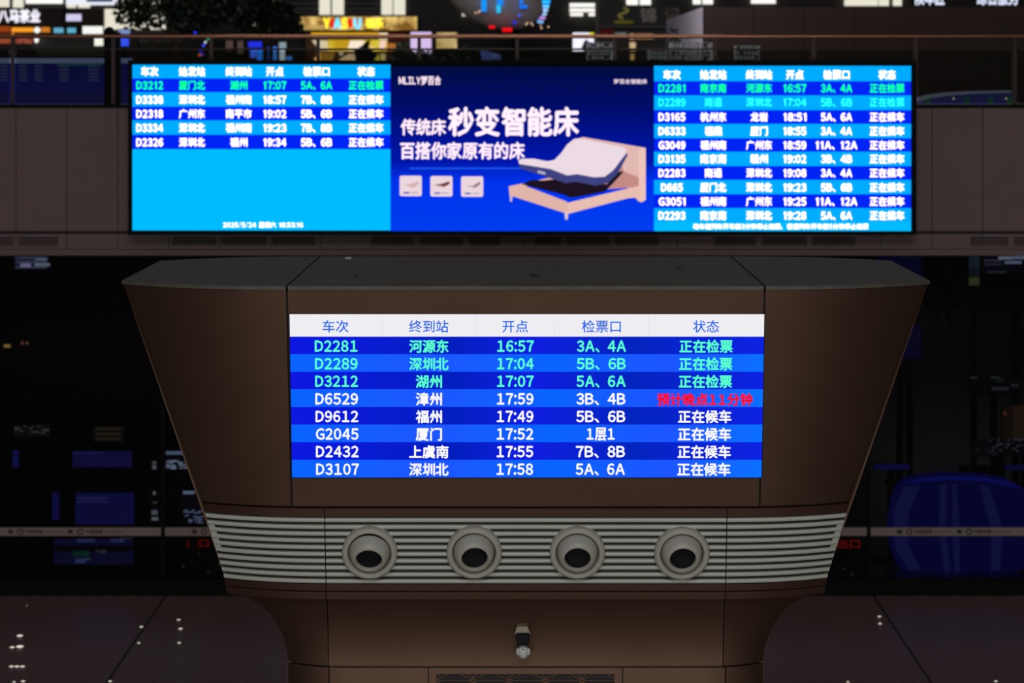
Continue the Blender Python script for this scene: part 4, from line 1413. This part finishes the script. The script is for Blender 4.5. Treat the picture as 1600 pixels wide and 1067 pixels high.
dim('lit_rack', 'rack of cold white light lines at the right edge under the ledge', 'rack', (1536, 399, 1640, 426), 55, (16, 18, 30),
    [((1538, 406, 1566, 408), (100, 100, 125)), ((1538, 412, 1566, 414), (90, 90, 115)), ((1560, 401, 1582, 405), (190, 205, 225)), ((1570, 408, 1596, 412), (165, 180, 210)), ((1583, 400, 1620, 405), (165, 170, 200)), ((1542, 424, 1572, 426), (84, 92, 100))])
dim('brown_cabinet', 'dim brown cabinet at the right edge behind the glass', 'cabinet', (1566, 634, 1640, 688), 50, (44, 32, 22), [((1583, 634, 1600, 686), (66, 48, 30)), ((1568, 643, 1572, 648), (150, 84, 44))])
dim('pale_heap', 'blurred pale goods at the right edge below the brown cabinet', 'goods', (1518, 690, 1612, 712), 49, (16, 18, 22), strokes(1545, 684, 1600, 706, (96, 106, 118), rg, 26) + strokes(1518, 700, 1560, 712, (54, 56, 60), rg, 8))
dim('cold_tubes', 'thin cold light lines high behind the right glass', 'lights', (1515, 587, 1592, 615), 52, (10, 12, 16), [((1516, 589, 1528, 591), (80, 88, 96)), ((1548, 588, 1562, 591), (70, 84, 88)), ((1558, 593, 1568, 597), (40, 66, 54)), ((1550, 605, 1576, 609), (72, 78, 84)), ((1580, 600, 1592, 604), (60, 66, 74))])

# walking person far behind the right glass
pd = (CZ) * FPX / (519 - HY)
pg = Vector((P(1475, 0, pd).x, pd, 0))
M_CLOTH = mat('dark_clothes', (0.006, 0.006, 0.008), 0.8)
M_SKIN = mat('skin_tone', (0.25, 0.15, 0.11), 0.6)
sk = {'pel': (0, 0, 0.95, .15, .11), 'wst': (0, -.02, 1.1, .13, .1), 'chs': (0, -.03, 1.32, .17, .12), 'nek': (0, -.03, 1.48, .06, .06), 'hd0': (0, -.045, 1.56, .075, .085), 'hd1': (0, -.05, 1.68, .07, .08),
      'lh': (-.1, 0, .9, .095, .095), 'lk': (-.2, -.06, .5, .06, .06), 'la': (-.33, .02, .1, .04, .04), 'lt': (-.30, -.14, .04, .035, .03),
      'rh': (.1, 0, .9, .095, .095), 'rk': (.16, -.04, .5, .06, .06), 'ra': (.27, 0, .1, .04, .04), 'rt': (.30, -.15, .04, .035, .03),
      'ls': (-.2, -.02, 1.38, .06, .06), 'le': (-.27, .03, 1.12, .045, .045), 'lw': (-.24, -.1, .9, .033, .033), 'lf': (-.23, -.14, .8, .03, .02),
      'rs': (.2, -.02, 1.38, .06, .06), 're': (.28, .02, 1.12, .045, .045), 'rw': (.3, -.08, .9, .033, .033), 'rf': (.3, -.12, .8, .03, .02)}
ed = [('pel', 'wst'), ('wst', 'chs'), ('chs', 'nek'), ('nek', 'hd0'), ('hd0', 'hd1'), ('pel', 'lh'), ('lh', 'lk'), ('lk', 'la'), ('la', 'lt'), ('pel', 'rh'), ('rh', 'rk'), ('rk', 'ra'), ('ra', 'rt'),
      ('chs', 'ls'), ('ls', 'le'), ('le', 'lw'), ('lw', 'lf'), ('chs', 'rs'), ('rs', 're'), ('re', 'rw'), ('rw', 'rf')]
keys = list(sk)
me = bpy.data.meshes.new('person')
me.from_pydata([sk[k][:3] for k in keys], [(keys.index(a), keys.index(b)) for a, b in ed], [])
po_ = bpy.data.objects.new('person', me)
COL.objects.link(po_)
po_.location = pg
md = po_.modifiers.new('skin', 'SKIN')
me.skin_vertices[0].data[0].use_root = True
for i, k in enumerate(keys):
    me.skin_vertices[0].data[i].radius = sk[k][3:5]
md.use_smooth_shade = True
sd = po_.modifiers.new('sub', 'SUBSURF')
sd.levels = sd.render_levels = 2
me.materials.append(M_CLOTH)
tag(po_, 'person in dark clothes walking far behind the right glass', 'person')
hr = MB().sphere(pg + Vector((0, -0.03, 1.67)), 0.098, 14, 8, (0.85, 1, 1)).build('hair', mat('black_hair', (0.006, 0.005, 0.005), 0.6), None, smooth=True)
hr.parent = po_
hr.matrix_parent_inverse = Matrix.Translation(-pg)

# reflected glints on the polished floor, built as glowing discs
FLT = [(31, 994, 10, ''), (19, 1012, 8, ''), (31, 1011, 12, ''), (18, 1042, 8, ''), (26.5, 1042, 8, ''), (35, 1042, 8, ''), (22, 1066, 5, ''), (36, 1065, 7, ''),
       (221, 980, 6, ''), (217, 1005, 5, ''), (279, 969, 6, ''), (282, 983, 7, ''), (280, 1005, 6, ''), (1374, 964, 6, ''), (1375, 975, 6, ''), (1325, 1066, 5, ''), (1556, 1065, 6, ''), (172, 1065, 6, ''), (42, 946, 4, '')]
LBL = ['farthest bright floor glint of the column at the left edge', 'left one of the second pair of floor glints at the left edge', 'right one of the second pair of floor glints at the left edge',
       'left one of three floor glints side by side at the left edge', 'middle one of three floor glints side by side at the left edge', 'right one of three floor glints side by side at the left edge',
       'left one of the nearest pair of floor glints, bottom left corner', 'right one of the nearest pair of floor glints, bottom left corner',
       'floor glint on the joint left of the tower, farther of two', 'floor glint on the joint left of the tower, nearer of two',
       'floor glint farthest in the row of three left of the tower base', 'floor glint in the middle of the row of three left of the tower base', 'floor glint nearest in the row of three left of the tower base',
       'farther of the two floor glints right of the tower', 'nearer of the two floor glints right of the tower', 'floor glint at the bottom edge just right of the tower',
       'floor glint at the bottom edge near the right corner', 'floor glint at the bottom edge where the left joint meets it', 'tiny faint floor glint near the glass wall, far left']
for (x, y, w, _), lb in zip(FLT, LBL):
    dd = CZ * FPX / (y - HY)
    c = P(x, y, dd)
    t = thing('floor_glint', lb, 'floor light', (c.x, c.y, 0), 'glints on the polished floor, built as glowing discs')  # a reflection on the polish, no lamp in the floor
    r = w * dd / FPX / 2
    MB().lathe([(r * 1.25, 0.0), (r * 1.2, 0.008), (r * 1.02, 0.008), (r, 0.004)], Matrix.Translation((c.x, c.y, 0)), 20).build('ring', M_STEEL, t, smooth=True)  # rim made up to seat the glint disc
    MB().lathe([(r, 0.003), (r * 0.8, 0.006 + r * 0.16), (r * 0.4, 0.006 + r * 0.3), (0.0, 0.006 + r * 0.34)], Matrix.Translation((c.x, c.y, 0)), 18).build('lens', emis((240, 232, 215) if w > 4 else (90, 90, 80), 1.0), t, smooth=True)  # the glint itself: a reflection given its own glow
